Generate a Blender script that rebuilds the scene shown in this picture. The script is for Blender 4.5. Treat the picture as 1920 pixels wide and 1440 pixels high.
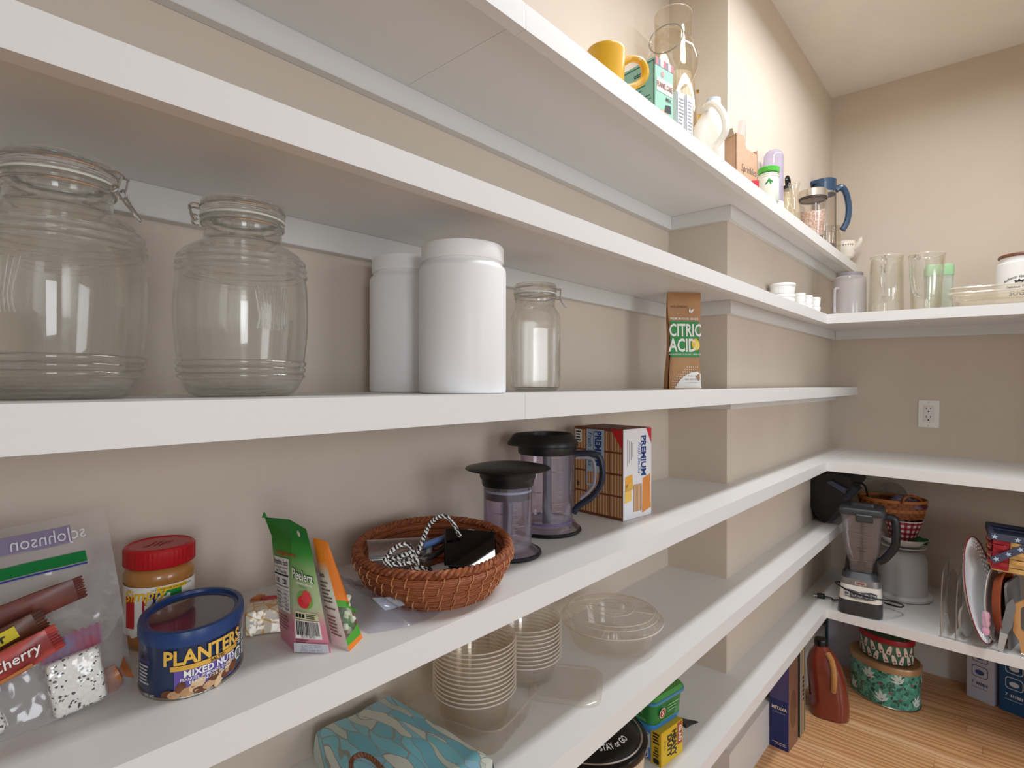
import bpy, bmesh, math, random
from mathutils import Vector, Matrix, noise
for o in list(bpy.data.objects): bpy.data.objects.remove(o)
scene = bpy.context.scene
C = scene.collection
R = math.radians
PI = math.pi
random.seed(7)

# ------------------------------------------------------------------ camera
CAMZ = 1.155
FPX, YAW, ROLL, CY = 1041.8355, R(41.7438), R(0.092), 718.614
cam_d = bpy.data.cameras.new('camera'); cam = bpy.data.objects.new('camera', cam_d); C.objects.link(cam)
cam_d.sensor_width = 36.0; cam_d.lens = FPX / 1920 * 36.0
cam_d.shift_y = (CY - 720) / 1920; cam_d.clip_start = 0.02
_f = Vector((-math.sin(YAW), math.cos(YAW), 0)); _r0 = Vector((math.cos(YAW), math.sin(YAW), 0)); _u0 = Vector((0, 0, 1))
_r = _r0 * math.cos(ROLL) + _u0 * math.sin(ROLL); _u = _u0 * math.cos(ROLL) - _r0 * math.sin(ROLL)
cam.matrix_world = Matrix(((_r.x, _u.x, -_f.x, 0), (_r.y, _u.y, -_f.y, 0), (_r.z, _u.z, -_f.z, CAMZ), (0, 0, 0, 1)))
scene.camera = cam
def at(x, y, ax, v):
    """point on the ray of a photo pixel where coordinate ax equals v (v from the shelf, wall or floor it touches)"""
    d = _f + _r * ((x - 960) / FPX) - _u * ((y - CY) / FPX)
    o = Vector((0, 0, CAMZ))
    return o + d * ((v - o[ax]) / d[ax])

# ------------------------------------------------------------------ light
scene.view_settings.view_transform = 'Standard'; scene.view_settings.look = 'None'
scene.view_settings.gamma = 1.0; scene.view_settings.use_curve_mapping = False
scene.view_settings.exposure = 0.24
cy = scene.cycles
cy.max_bounces = 16; cy.diffuse_bounces = 6; cy.glossy_bounces = 6; cy.transmission_bounces = 16
cy.transparent_max_bounces = 96; cy.use_denoising = True; cy.caustics_refractive = True; cy.sample_clamp_indirect = 6
w = bpy.data.worlds.new('world'); scene.world = w; w.use_nodes = True
w.node_tree.nodes['Background'].inputs[0].default_value = (0.93, 0.96, 1.0, 1); w.node_tree.nodes['Background'].inputs[1].default_value = 0.42
def area(name, loc, aim, size, energy, col, shape='RECTANGLE', size_y=None, spread=180):
    l = bpy.data.lights.new(name, 'AREA'); l.shape = shape; l.size = size
    if size_y: l.size_y = size_y
    l.energy = energy; l.color = col; l.spread = R(spread)
    o = bpy.data.objects.new(name, l); C.objects.link(o); o.location = loc
    o.rotation_euler = (Vector(aim) - Vector(loc)).to_track_quat('-Z', 'Y').to_euler()
    return o
area('ceiling_fixture_light', (-0.13, 1.5, 2.35), (-0.13, 1.5, 0), 0.12, 15, (0.95, 0.98, 1.0), size_y=1.5, spread=172).rotation_euler = (0, 0, 0)
area('kitchen_daylight', (1.9, -0.72, 1.25), (-0.4, 0.5, 1.1), 0.55, 11.5, (0.92, 0.96, 1.0), size_y=0.85)

area('added_fill_far', (2.3, 1.1, 1.15), (-0.4, 2.2, 0.7), 0.9, 15, (0.92, 0.96, 1.0), size_y=1.1)  # added fill lamp out of view, brightens the low back area

# ------------------------------------------------------------------ materials
def lin(h):
    h = h.lstrip('#'); v = [int(h[i:i+2], 16) / 255 for i in (0, 2, 4)]
    return tuple(c / 12.92 if c <= .04045 else ((c + .055) / 1.055) ** 2.4 for c in v) + (1,)
MATS = {}
def newmat(name):
    m = bpy.data.materials.new(name); m.use_nodes = True; nt = m.node_tree; nt.nodes.clear()
    out = nt.nodes.new('ShaderNodeOutputMaterial'); MATS[name] = m
    return m, nt, out
def N(nt, t, **kw):
    n = nt.nodes.new(t)
    for k, v in kw.items():
        if k.startswith('i_'):
            key = k[2:]; key = int(key) if key.isdigit() else key.replace('_', ' ')
            n.inputs[key].default_value = v
        else: setattr(n, k, v)
    return n
def coords(nt, scale=(1, 1, 1), rot=(0, 0, 0), kind='Object'):
    tc = N(nt, 'ShaderNodeTexCoord'); mp = N(nt, 'ShaderNodeMapping')
    mp.inputs['Scale'].default_value = scale; mp.inputs['Rotation'].default_value = rot
    nt.links.new(tc.outputs[kind], mp.inputs[0]); return mp.outputs[0]
def mat(name, col, rough=.5, metal=0., col2=None, nscale=8., ndetail=4., bump=0., bscale=None, stretch=(1, 1, 1), trans=0., ior=1.45, sss=0., coat=0., lo=.35, hi=.65, spec=.5):
    """plain procedural surface: two-tone noise colour plus noise bump"""
    if name in MATS: return MATS[name]
    m, nt, out = newmat(name); b = N(nt, 'ShaderNodeBsdfPrincipled'); L = nt.links.new
    b.inputs['Base Color'].default_value = lin(col); b.inputs['Roughness'].default_value = rough; b.inputs['Metallic'].default_value = metal
    b.inputs['Transmission Weight'].default_value = trans; b.inputs['IOR'].default_value = ior
    b.inputs['Coat Weight'].default_value = coat; b.inputs['Specular IOR Level'].default_value = spec
    if sss:
        b.inputs['Subsurface Weight'].default_value = sss; b.inputs['Subsurface Radius'].default_value = (.02, .02, .02); b.inputs['Subsurface Scale'].default_value = 1
    if col2:
        c = coords(nt, stretch); n = N(nt, 'ShaderNodeTexNoise', i_Scale=nscale, i_Detail=ndetail); L(c, n.inputs['Vector'])
        r = N(nt, 'ShaderNodeValToRGB'); e = r.color_ramp.elements
        e[0].position = lo; e[0].color = lin(col); e[1].position = hi; e[1].color = lin(col2)
        L(n.outputs['Fac'], r.inputs[0]); L(r.outputs[0], b.inputs['Base Color'])
    if bump:
        c = coords(nt, stretch); n = N(nt, 'ShaderNodeTexNoise', i_Scale=bscale or nscale * 4, i_Detail=3.); L(c, n.inputs['Vector'])
        bp = N(nt, 'ShaderNodeBump', i_Strength=bump, i_Distance=.002); L(n.outputs['Fac'], bp.inputs['Height']); L(bp.outputs[0], b.inputs['Normal'])
    L(b.outputs[0], out.inputs[0]); return m
def film(name, tint='ffffff', haze=.04, hazecol='ffffff', rough=.06, refl=1., ior=1.45, edge=None, bump=0., bscale=60):
    """thin clear plastic or thin glass: transparent sheet with Fresnel gloss and a little haze"""
    if name in MATS: return MATS[name]
    m, nt, out = newmat(name); L = nt.links.new
    t = N(nt, 'ShaderNodeBsdfTransparent'); t.inputs[0].default_value = lin(tint)
    d = N(nt, 'ShaderNodeBsdfDiffuse'); d.inputs[0].default_value = lin(hazecol)
    g = N(nt, 'ShaderNodeBsdfGlossy'); g.inputs['Roughness'].default_value = rough; g.inputs['Color'].default_value = (1, 1, 1, 1)
    # Schlick reflectance, the same for both sides of the sheet
    fr = N(nt, 'ShaderNodeLayerWeight', i_Blend=.5); pw = N(nt, 'ShaderNodeMath', operation='POWER'); pw.inputs[1].default_value = 5.; L(fr.outputs['Facing'], pw.inputs[0])
    mu = N(nt, 'ShaderNodeMath', operation='MULTIPLY_ADD'); mu.inputs[1].default_value = .75*min(refl, 1.2); mu.inputs[2].default_value = .045*refl; L(pw.outputs[0], mu.inputs[0])
    if edge:
        lw = N(nt, 'ShaderNodeLayerWeight', i_Blend=.35); mx = N(nt, 'ShaderNodeMix', data_type='RGBA')
        mx.inputs[6].default_value = lin(tint); mx.inputs[7].default_value = lin(edge)
        L(lw.outputs['Facing'], mx.inputs[0]); L(mx.outputs[2], t.inputs[0])
    m1 = N(nt, 'ShaderNodeMixShader'); m1.inputs[0].default_value = haze; L(t.outputs[0], m1.inputs[1]); L(d.outputs[0], m1.inputs[2])
    m2 = N(nt, 'ShaderNodeMixShader'); L(mu.outputs[0], m2.inputs[0]); L(m1.outputs[0], m2.inputs[1]); L(g.outputs[0], m2.inputs[2])
    if bump:
        c = coords(nt); n = N(nt, 'ShaderNodeTexNoise', i_Scale=bscale, i_Detail=2.); L(c, n.inputs['Vector'])
        bp = N(nt, 'ShaderNodeBump', i_Strength=bump, i_Distance=.004); L(n.outputs['Fac'], bp.inputs['Height'])
        for s in (g, fr): L(bp.outputs[0], s.inputs['Normal'])
    L(m2.outputs[0], out.inputs[0]); return m
def ramp_mat(name, stops, axis='Z', rough=.4, scale=1., coat=0.):
    """printed colour bands along one object axis (metres)"""
    if name in MATS: return MATS[name]
    m, nt, out = newmat(name); L = nt.links.new; b = N(nt, 'ShaderNodeBsdfPrincipled'); b.inputs['Roughness'].default_value = rough
    b.inputs['Coat Weight'].default_value = coat
    tc = N(nt, 'ShaderNodeTexCoord'); sx = N(nt, 'ShaderNodeSeparateXYZ'); L(tc.outputs['Object'], sx.inputs[0])
    mu = N(nt, 'ShaderNodeMath', operation='MULTIPLY'); mu.inputs[1].default_value = scale; L(sx.outputs[axis], mu.inputs[0])
    r = N(nt, 'ShaderNodeValToRGB'); e = r.color_ramp.elements
    while len(e) < len(stops): e.new(.5)
    for k, (p, c) in enumerate(stops): e[k].position = p; e[k].color = lin(c)
    L(mu.outputs[0], r.inputs[0]); L(r.outputs[0], b.inputs['Base Color']); L(b.outputs[0], out.inputs[0]); return m
def voro_mat(name, cols, scale=60., rough=.4, edge=None, stretch=(1, 1, 1), rnd=1., ew=.05, lo=0., bump=0., rot=(0, 0, 0), coat=0., warp=0., wscale=20.):
    """printed cell pattern (leaves, specks, pebbles)"""
    if name in MATS: return MATS[name]
    m, nt, out = newmat(name); L = nt.links.new; b = N(nt, 'ShaderNodeBsdfPrincipled'); b.inputs['Roughness'].default_value = rough; b.inputs['Coat Weight'].default_value = coat
    c = coords(nt, stretch, rot)
    if warp:
        wn = N(nt, 'ShaderNodeTexNoise', i_Scale=wscale, i_Detail=1.); L(coords(nt), wn.inputs['Vector']); ws = N(nt, 'ShaderNodeVectorMath', operation='SCALE'); ws.inputs['Scale'].default_value = warp
        wa = N(nt, 'ShaderNodeVectorMath', operation='ADD'); L(wn.outputs['Color'], ws.inputs[0]); L(c, wa.inputs[0]); L(ws.outputs[0], wa.inputs[1]); c = wa.outputs[0]
    v = N(nt, 'ShaderNodeTexVoronoi', i_Scale=scale, i_Randomness=rnd); L(c, v.inputs['Vector'])
    r = N(nt, 'ShaderNodeValToRGB'); r.color_ramp.interpolation = 'CONSTANT'; e = r.color_ramp.elements
    while len(e) < len(cols): e.new(.5)
    for k, h in enumerate(cols): e[k].position = k / len(cols); e[k].color = lin(h)
    sp = N(nt, 'ShaderNodeSeparateColor'); L(v.outputs['Color'], sp.inputs[0]); L(sp.outputs[0], r.inputs[0]); last = r.outputs[0]
    if edge:
        v2 = N(nt, 'ShaderNodeTexVoronoi', i_Scale=scale, i_Randomness=rnd, feature='DISTANCE_TO_EDGE'); L(c, v2.inputs['Vector'])
        cm = N(nt, 'ShaderNodeMath', operation='LESS_THAN'); cm.inputs[1].default_value = ew; L(v2.outputs['Distance'], cm.inputs[0])
        mx = N(nt, 'ShaderNodeMix', data_type='RGBA'); L(cm.outputs[0], mx.inputs[0]); L(last, mx.inputs[6]); mx.inputs[7].default_value = lin(edge); last = mx.outputs[2]
    L(last, b.inputs['Base Color'])
    if bump:
        bp = N(nt, 'ShaderNodeBump', i_Strength=bump, i_Distance=.002); L(v.outputs['Distance'], bp.inputs['Height']); L(bp.outputs[0], b.inputs['Normal'])
    L(b.outputs[0], out.inputs[0]); return m
def wave_mat(name, c1, c2, scale=20., dist=3., rough=.5, direction='X', dscale=2., stretch=(1, 1, 1), rot=(0, 0, 0), bump=0., lo=.3, hi=.7):
    if name in MATS: return MATS[name]
    m, nt, out = newmat(name); L = nt.links.new; b = N(nt, 'ShaderNodeBsdfPrincipled'); b.inputs['Roughness'].default_value = rough
    c = coords(nt, stretch, rot); v = N(nt, 'ShaderNodeTexWave', i_Scale=scale, i_Distortion=dist, i_Detail=3.); v.bands_direction = direction; v.inputs['Detail Scale'].default_value = dscale
    L(c, v.inputs['Vector']); r = N(nt, 'ShaderNodeValToRGB'); e = r.color_ramp.elements
    e[0].position = lo; e[0].color = lin(c1); e[1].position = hi; e[1].color = lin(c2); L(v.outputs['Fac'], r.inputs[0]); L(r.outputs[0], b.inputs['Base Color'])
    if bump:
        bp = N(nt, 'ShaderNodeBump', i_Strength=bump, i_Distance=.002); L(v.outputs['Fac'], bp.inputs['Height']); L(bp.outputs[0], b.inputs['Normal'])
    L(b.outputs[0], out.inputs[0]); return m

def glass_mat(name, tint='fcfefb', ior=1.45, clear=.4):
    if name in MATS: return MATS[name]
    m, nt, out = newmat(name); L = nt.links.new
    g = N(nt, 'ShaderNodeBsdfGlass', i_Roughness=0., i_IOR=ior); g.inputs['Color'].default_value = lin(tint)
    t = N(nt, 'ShaderNodeBsdfTransparent'); t.inputs[0].default_value = lin(tint); mx = N(nt, 'ShaderNodeMixShader'); mx.inputs[0].default_value = clear
    L(g.outputs[0], mx.inputs[1]); L(t.outputs[0], mx.inputs[2]); L(mx.outputs[0], out.inputs[0]); return m

# ------------------------------------------------------------------ mesh helpers
class MB:
    def __init__(s): s.v = []; s.f = []
    def add(s, v, f):
        k = len(s.v); s.v += [tuple(p) for p in v]; s.f += [tuple(i + k for i in q) for q in f]; return s
    def xf(s, M):
        s.v = [tuple(M @ Vector(p)) for p in s.v]; return s
    def box(s, x0, x1, y0, y1, z0, z1, bev=0., seg=2):
        if bev <= 0:
            return s.add([(x0,y0,z0),(x1,y0,z0),(x1,y1,z0),(x0,y1,z0),(x0,y0,z1),(x1,y0,z1),(x1,y1,z1),(x0,y1,z1)],
                         [(0,3,2,1),(4,5,6,7),(0,1,5,4),(1,2,6,5),(2,3,7,6),(3,0,4,7)])
        bm = bmesh.new(); bmesh.ops.create_cube(bm, size=1.)
        for q in bm.verts: q.co = Vector(((x0+x1)/2 + q.co.x*(x1-x0), (y0+y1)/2 + q.co.y*(y1-y0), (z0+z1)/2 + q.co.z*(z1-z0)))
        bmesh.ops.bevel(bm, geom=bm.edges[:], offset=bev, segments=seg, affect='EDGES', profile=.5)
        return s.bm(bm)
    def bm(s, bm):
        bm.verts.ensure_lookup_table(); bm.verts.index_update()
        s.add([q.co[:] for q in bm.verts], [[q.index for q in f.verts] for f in bm.faces]); bm.free(); return s
    def lathe(s, prof, seg=40, shape=None, a0=0., a1=2*PI, cx=0., cy=0.):
        """revolve (r, z) pairs; shape(angle) gives a radius factor"""
        full = abs(a1 - a0 - 2*PI) < 1e-6; n = seg if full else seg + 1; k = len(s.v); rows = []
        for (r, z) in prof:
            if r <= 1e-6 and full: s.v.append((cx, cy, z)); rows.append([len(s.v)-1]*n); continue
            row = []
            for j in range(n):
                a = a0 + (a1 - a0) * j / seg; q = shape(a) if shape else 1.
                if not isinstance(q, tuple): q = (q, q)
                s.v.append((cx + r*q[0]*math.cos(a), cy + r*q[1]*math.sin(a), z)); row.append(len(s.v)-1)
            rows.append(row)
        for i in range(len(prof)-1):
            A, B = rows[i], rows[i+1]
            for j in range(seg):
                j2 = (j+1) % n if full else j+1
                q = [A[j], A[j2], B[j2], B[j]]; u = []
                for e in q:
                    if e not in u: u.append(e)
                if len(u) >= 3: s.f.append(tuple(u))
        return s
    def tube(s, pts, r, seg=8, closed=False, taper=None, cap=True):
        pts = [Vector(p) for p in pts]; n = len(pts); rows = []
        T = []
        for i in range(n):
            a = pts[(i-1) % n] if (closed or i > 0) else pts[i]; b = pts[(i+1) % n] if (closed or i < n-1) else pts[i]
            T.append((b-a).normalized() if (b-a).length > 1e-9 else Vector((0,0,1)))
        up = Vector((0,0,1)) if abs(T[0].z) < .9 else Vector((1,0,0)); nrm = T[0].cross(up).normalized()
        for i in range(n):
            nrm = (nrm - T[i]*nrm.dot(T[i])); nrm = nrm.normalized() if nrm.length > 1e-6 else T[i].orthogonal().normalized()
            bi = T[i].cross(nrm); rr = r(i/(n-1)) if callable(r) else (r[i] if isinstance(r, (list, tuple)) else r); row = []
            for j in range(seg):
                a = 2*PI*j/seg; s.v.append(tuple(pts[i] + nrm*(rr*math.cos(a)) + bi*(rr*math.sin(a)))); row.append(len(s.v)-1)
            rows.append(row)
        for i in range(n if closed else n-1):
            A, B = rows[i], rows[(i+1) % n]
            for j in range(seg): s.f.append((A[j], A[(j+1) % seg], B[(j+1) % seg], B[j]))
        if cap and not closed: s.f.append(tuple(reversed(rows[0]))); s.f.append(tuple(rows[-1]))
        return s
    def loft(s, rings, cap0=True, cap1=True, closed=True):
        k = len(s.v); n = len(rings[0])
        for r in rings: s.v += [tuple(p) for p in r]
        m = n if closed else n-1
        for i in range(len(rings)-1):
            for j in range(m):
                a = k+i*n+j; b = k+i*n+(j+1) % n; s.f.append((a, b, b+n, a+n))
        if cap0: s.f.append(tuple(reversed(range(k, k+n))))
        if cap1: s.f.append(tuple(range(k+(len(rings)-1)*n, k+len(rings)*n)))
        return s
    def prism(s, outline, h0, h1, axis='Z'):
        """extrude a 2D outline; axis Z: (x,y), axis Y: (x,z), axis X: (y,z)"""
        def P(p, h): return (p[0], p[1], h) if axis == 'Z' else ((p[0], h, p[1]) if axis == 'Y' else (h, p[0], p[1]))
        return s.loft([[P(p, h0) for p in outline], [P(p, h1) for p in outline]])
    def grid(s, fn, nu, nv, closed_u=False):
        k = len(s.v); n = nu if closed_u else nu+1
        for j in range(nv+1):
            for i in range(n): s.v.append(tuple(fn(i/nu, j/nv)))
        for j in range(nv):
            for i in range(nu):
                a = k+j*n+i; b = k+j*n+(i+1) % n; s.f.append((a, b, b+n, a+n))
        return s
    def mesh(s, name, smooth=True, ang=35):
        me = bpy.data.meshes.new(name); me.from_pydata(s.v, [], s.f); me.validate()
        bm = bmesh.new(); bm.from_mesh(me); bmesh.ops.recalc_face_normals(bm, faces=bm.faces[:]); bm.to_mesh(me); bm.free()
        if smooth:
            me.polygons.foreach_set('use_smooth', [True]*len(me.polygons))
            me.set_sharp_from_angle(angle=R(ang))
        return me
    def obj(s, name, m, parent=None, smooth=True, ang=35, loc=None, rot=None, kind=None, label=None):
        me = s.mesh(name, smooth, ang); o = bpy.data.objects.new(name, me); C.objects.link(o)
        if m: me.materials.append(m)
        if parent: o.parent = parent
        if loc: o.location = loc
        if rot: o.rotation_euler = rot
        if kind: o['kind'] = kind
        if label: o['label'] = label
        return o
def link_mesh(name, me, parent=None, loc=None, rot=None):
    o = bpy.data.objects.new(name, me); C.objects.link(o)
    if parent: o.parent = parent
    if loc: o.location = loc
    if rot: o.rotation_euler = rot
    return o
def tag(o, label, cat, group=None):
    o['label'] = label; o['category'] = cat
    if group: o['group'] = group
    return o
def thing(name, label, cat, loc=(0, 0, 0), rot=0., group=None):
    o = bpy.data.objects.new(name, None); C.objects.link(o); o.empty_display_size = .02
    o.location = loc; o.rotation_euler = rot if isinstance(rot, tuple) else (0, 0, rot)
    return tag(o, label, cat, group)
def struct(name, mb, m, smooth=False):
    o = mb.obj(name, m, smooth=smooth); o['kind'] = 'structure'; return o
def dup(root, loc, rot=None, label=None):
    r = root.copy(); C.objects.link(r); r.location = loc
    if rot is not None: r.rotation_euler = rot if isinstance(rot, tuple) else (0, 0, rot)
    if label: r['label'] = label
    for ch in list(root.children):
        c = ch.copy(); C.objects.link(c); c.parent = r
        for g in ch.children:
            d = g.copy(); C.objects.link(d); d.parent = c
    return r
def arc(cx, cy, r, a0, a1, n=12): return [(cx + r*math.cos(R(a0+(a1-a0)*i/n)), cy + r*math.sin(R(a0+(a1-a0)*i/n))) for i in range(n+1)]
def rrect(w, h, r, n=5):
    o = []
    for (sx, sy, a) in ((1, 1, 0), (-1, 1, 90), (-1, -1, 180), (1, -1, 270)): o += arc(sx*(w/2-r), sy*(h/2-r), r, a, a+90, n)
    return o
def smooth_path(pts, n=8):
    P = [Vector(p) for p in pts]; out = []
    for i in range(len(P)-1):
        a = P[max(i-1, 0)]; b = P[i]; c = P[i+1]; d = P[min(i+2, len(P)-1)]
        for k in range(n):
            t = k/n; out.append(.5*((2*b) + (c-a)*t + (2*a-5*b+4*c-d)*t*t + (-a+3*b-3*c+d)*t**3))
    out.append(P[-1]); return out
# flat print on surfaces --------------------------------------------------
FLAT = set()
def planar(o, u, v, off=.0004):
    o, u, v = Vector(o), Vector(u).normalized(), Vector(v).normalized(); n = u.cross(v).normalized()
    f = lambda x, y: o + u*x + v*y + n*off
    FLAT.add(f); return f
def cyl(rad, a0, z0, off=.0004, b=None):
    """wrap on an upright cylinder (radius rad) or ellipse (rad, b); x runs anticlockwise from angle a0"""
    b = b or rad; m = (rad + b) / 2
    def f(x, y):
        a = a0 + x/m; return Vector(((rad+off)*math.cos(a), (b+off)*math.sin(a), z0 + y))
    return f
def text2d(s, size, bold=0., align='CENTER', sx=1., shear=0.):
    cu = bpy.data.curves.new('t', 'FONT'); cu.body = s; cu.size = size; cu.align_x = align; cu.align_y = 'CENTER'; cu.offset = bold*size; cu.resolution_u = 2; cu.shear = shear
    ob = bpy.data.objects.new('t', cu); C.objects.link(ob); bpy.context.view_layer.update()
    me = bpy.data.meshes.new_from_object(ob.evaluated_get(bpy.context.evaluated_depsgraph_get()))
    v = [(p.co.x*sx, p.co.y) for p in me.vertices]; f = [tuple(q.vertices) for q in me.polygons]
    bpy.data.objects.remove(ob); bpy.data.curves.remove(cu); bpy.data.meshes.remove(me); return v, f
def lettering(parent, s, size, fn, m, x=0., y=0., bold=0., sx=1., name='lettering', align='CENTER', shear=0., rot=0., arcr=0.):
    v, f = text2d(s, size, bold, align, sx, shear); c, q = math.cos(rot), math.sin(rot)
    if fn not in FLAT:      # cut the letters finely so that they follow the curve
        bm = bmesh.new(); bv = [bm.verts.new((a, b, 0)) for a, b in v]
        for p in f:
            try: bm.faces.new([bv[i] for i in p])
            except ValueError: pass
        st = max(.0012, size*.22)
        for ax in (0, 1):
            lo = min(p[ax] for p in v); hi = max(p[ax] for p in v); k = lo + st
            while k < hi:
                co = (k, 0, 0) if ax == 0 else (0, k, 0); no = (1, 0, 0) if ax == 0 else (0, 1, 0)
                bmesh.ops.bisect_plane(bm, geom=bm.verts[:]+bm.edges[:]+bm.faces[:], plane_co=co, plane_no=no); k += st
        bm.verts.index_update(); v = [(p.co.x, p.co.y) for p in bm.verts]; f = [tuple(p.index for p in q_.verts) for q_ in bm.faces]; bm.free()
    if arcr: v = [((arcr + b)*math.sin(a/arcr), (arcr + b)*math.cos(a/arcr) - arcr) for a, b in v]
    mb = MB(); mb.add([fn(x + a*c - b*q, y + a*q + b*c) for a, b in v], f)
    me = bpy.data.meshes.new(name); me.from_pydata(mb.v, [], mb.f); me.materials.append(m)
    o = bpy.data.objects.new(name, me); C.objects.link(o); o.parent = parent; return o
def panel(parent, x0, x1, y0, y1, fn, m, nu=1, nv=1, name='printed_panel'):
    mb = MB().grid(lambda a, b: fn(x0+(x1-x0)*a, y0+(y1-y0)*b), nu, nv); me = bpy.data.meshes.new(name); me.from_pydata(mb.v, [], mb.f); me.materials.append(m)
    for p in me.polygons: p.use_smooth = True
    o = bpy.data.objects.new(name, me); C.objects.link(o); o.parent = parent; return o
def shape2d(parent, pts, fn, m, name='printed_shape'):
    me = bpy.data.meshes.new(name); c = (sum(p[0] for p in pts)/len(pts), sum(p[1] for p in pts)/len(pts))
    v = [fn(*c)] + [fn(*p) for p in pts]; n = len(pts); me.from_pydata([tuple(p) for p in v], [], [(0, 1+i, 1+(i+1) % n) for i in range(n)]); me.materials.append(m)
    o = bpy.data.objects.new(name, me); C.objects.link(o); o.parent = parent; return o
def bars(parent, rects, fn, m, name='fine_print', nu=2):
    mb = MB()
    for (x0, x1, y0, y1) in rects: mb.grid(lambda a, b: fn(x0+(x1-x0)*a, y0+(y1-y0)*b), nu, 1)
    me = bpy.data.meshes.new(name); me.from_pydata(mb.v, [], mb.f); me.materials.append(m)
    o = bpy.data.objects.new(name, me); C.objects.link(o); o.parent = parent; return o
def lines(x0, x1, y0, y1, n, fill=.45, rag=.25, seed=1):
    rn = random.Random(seed); h = (y1-y0)/n
    return [(x0, x1-(x1-x0)*rn.random()*rag, y1-h*(k+1)+h*(1-fill)/2, y1-h*(k+1)+h*(1+fill)/2) for k in range(n)]
def ell(cx, cy, a, b, n=20, rot=0.):
    return [(cx + a*math.cos(2*PI*i/n)*math.cos(rot) - b*math.sin(2*PI*i/n)*math.sin(rot), cy + a*math.cos(2*PI*i/n)*math.sin(rot) + b*math.sin(2*PI*i/n)*math.cos(rot)) for i in range(n)]
def wall_prof(prof, t, base):
    """give an outer (r, z) profile an inner wall"""
    inner = [(max(r - t, .0005), max(z, prof[0][1] + base)) for r, z in reversed(prof)]
    return [(0, prof[0][1])] + list(prof) + inner + [(0, prof[0][1] + base)]

# ------------------------------------------------------------------ the room
XF, XP, XW, YP, YI, YB = -0.4834, -0.5833, -0.7582, 1.5522, 2.2395, 2.78
XR, YF = 0.36, -1.0
ZS = dict(A=1.665, B=1.4043, C=1.1411, D=0.8758, E=0.6113, F=0.3473)
TH = dict(A=.035, B=.0337, C=.0342, D=.0333, E=.0353, F=.032)
SL = -0.0141; TILT = 0.0141
def zb(k, x): return ZS[k] + SL*(x - XF)      # top of the slightly sagging back-wall boards
ZC = 2.4176
PAINT = mat('beige_wall_paint', 'd0c3b4', .75, col2='cbbeaf', nscale=3, bump=.06, bscale=260)
CEIL = mat('ceiling_paint', 'ebe6de', .85, col2='e6e1d9', nscale=5, bump=.25, bscale=70)
WHITE = mat('white_shelf_paint', 'e2e2e1', .42, bump=.05, bscale=60, stretch=(6, .5, 6))
TRIM = mat('white_trim_paint', 'd8d7d4', .4, bump=.04, bscale=80)
def zc(x): return ZC + SL*(x - XF)
struct('wall_left', MB().box(XW-.12, XW, YF-.1, YP+.02, 0, ZC+.05), PAINT)
struct('wall_bumpout', MB().box(XW-.12, XP, YP, YB+.1, 0, ZC+.05), PAINT)
struct('wall_back', MB().box(XW-.12, XR+.12, YB, YB+.12, 0, ZC+.05), PAINT)
DY0, DY1, DZ = -.62, 2.25, 2.05
struct('wall_right', MB().box(XR, XR+.12, DY1, YB+.1, 0, ZC+.05).box(XR, XR+.12, YF-.1, DY0, 0, ZC+.05).box(XR, XR+.12, DY0, DY1, DZ, ZC+.05), PAINT)
struct('wall_front', MB().box(XW-.12, XR+.12, YF-.12, YF, 0, ZC+.05), PAINT)
mb = MB(); mb.loft([[(x, YF-.12, zc(x)), (x, YB+.12, zc(x)), (x, YB+.12, zc(x)+.1), (x, YF-.12, zc(x)+.1)] for x in (XW-.12, XR+.12)])
struct('ceiling', mb, CEIL)
# casing of the unseen opening behind the camera, widened to admit fill light
mb = MB(); mb.box(XR-.014, XR, DY0-.07, DY0, 0, DZ+.07).box(XR-.014, XR, DY1, DY1+.07, 0, DZ+.07).box(XR-.014, XR, DY0, DY1, DZ, DZ+.07)
struct('trim_1', mb, TRIM)
# floor with single oak planks where they show
FW = wave_mat('oak_plank', 'c68f62', 'e2b384', 5.5, 9., .34, 'Y', 1.6, stretch=(.25, 2.2, 1), bump=.05, lo=.1, hi=.9)
FWS = [FW] + [wave_mat('oak_plank_%d' % k, a, b, 5.5 + k, 8., .34, 'Y', 1.6, stretch=(.25, 2.2, 1), bump=.05, lo=.1, hi=.9) for k, (a, b) in enumerate((('bb8457', 'd9a877'), ('cc9a6c', 'e7bd90'), ('c08a5b', 'ddad7c')))]
fl = struct('floor', MB().box(XW-.12, 3.0, YF-.12, YB+.12, -.06, -.004), mat('oak_floor_far', 'c08a5c', .35, col2='cf9a6a', nscale=4, stretch=(.3, 6, 1)))
rn = random.Random(3); y = YB; row = 0
while y > .9:
    y0 = y - .0572; x = XW - .1 - rn.random()*.5
    while x < XR + .1:
        x1 = min(x + .55 + rn.random()*.6, XR + .12); xs = max(x, XW - .1)
        if x1 - xs > .02:
            o = MB().box(xs+.0004, x1-.0004, y0+.0005, y-.0005, -.004, 0).obj('floor_plank', FWS[rn.randrange(4)], fl, smooth=False)
        x = x1
    y = y0; row += 1
MB().box(XW-.1, XR+.1, YF-.1, y-.0005, -.004, 0).obj('floor_boards', FW, fl, smooth=False)['kind'] = 'stuff'
# baseboards
BBH = .135
struct('baseboard_left', MB().box(XP, XP+.014, YP, YB, 0, BBH).box(XW, XP+.014, YP-.014, YP, 0, BBH).box(XW, XW+.014, YF, YP, 0, BBH), TRIM)
struct('baseboard_back', MB().box(XP+.014, XR, YB-.014, YB, 0, BBH), TRIM)
struct('baseboard_right', MB().box(XR-.014, XR, DY1+.07, YB-.014, 0, BBH), TRIM)
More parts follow.
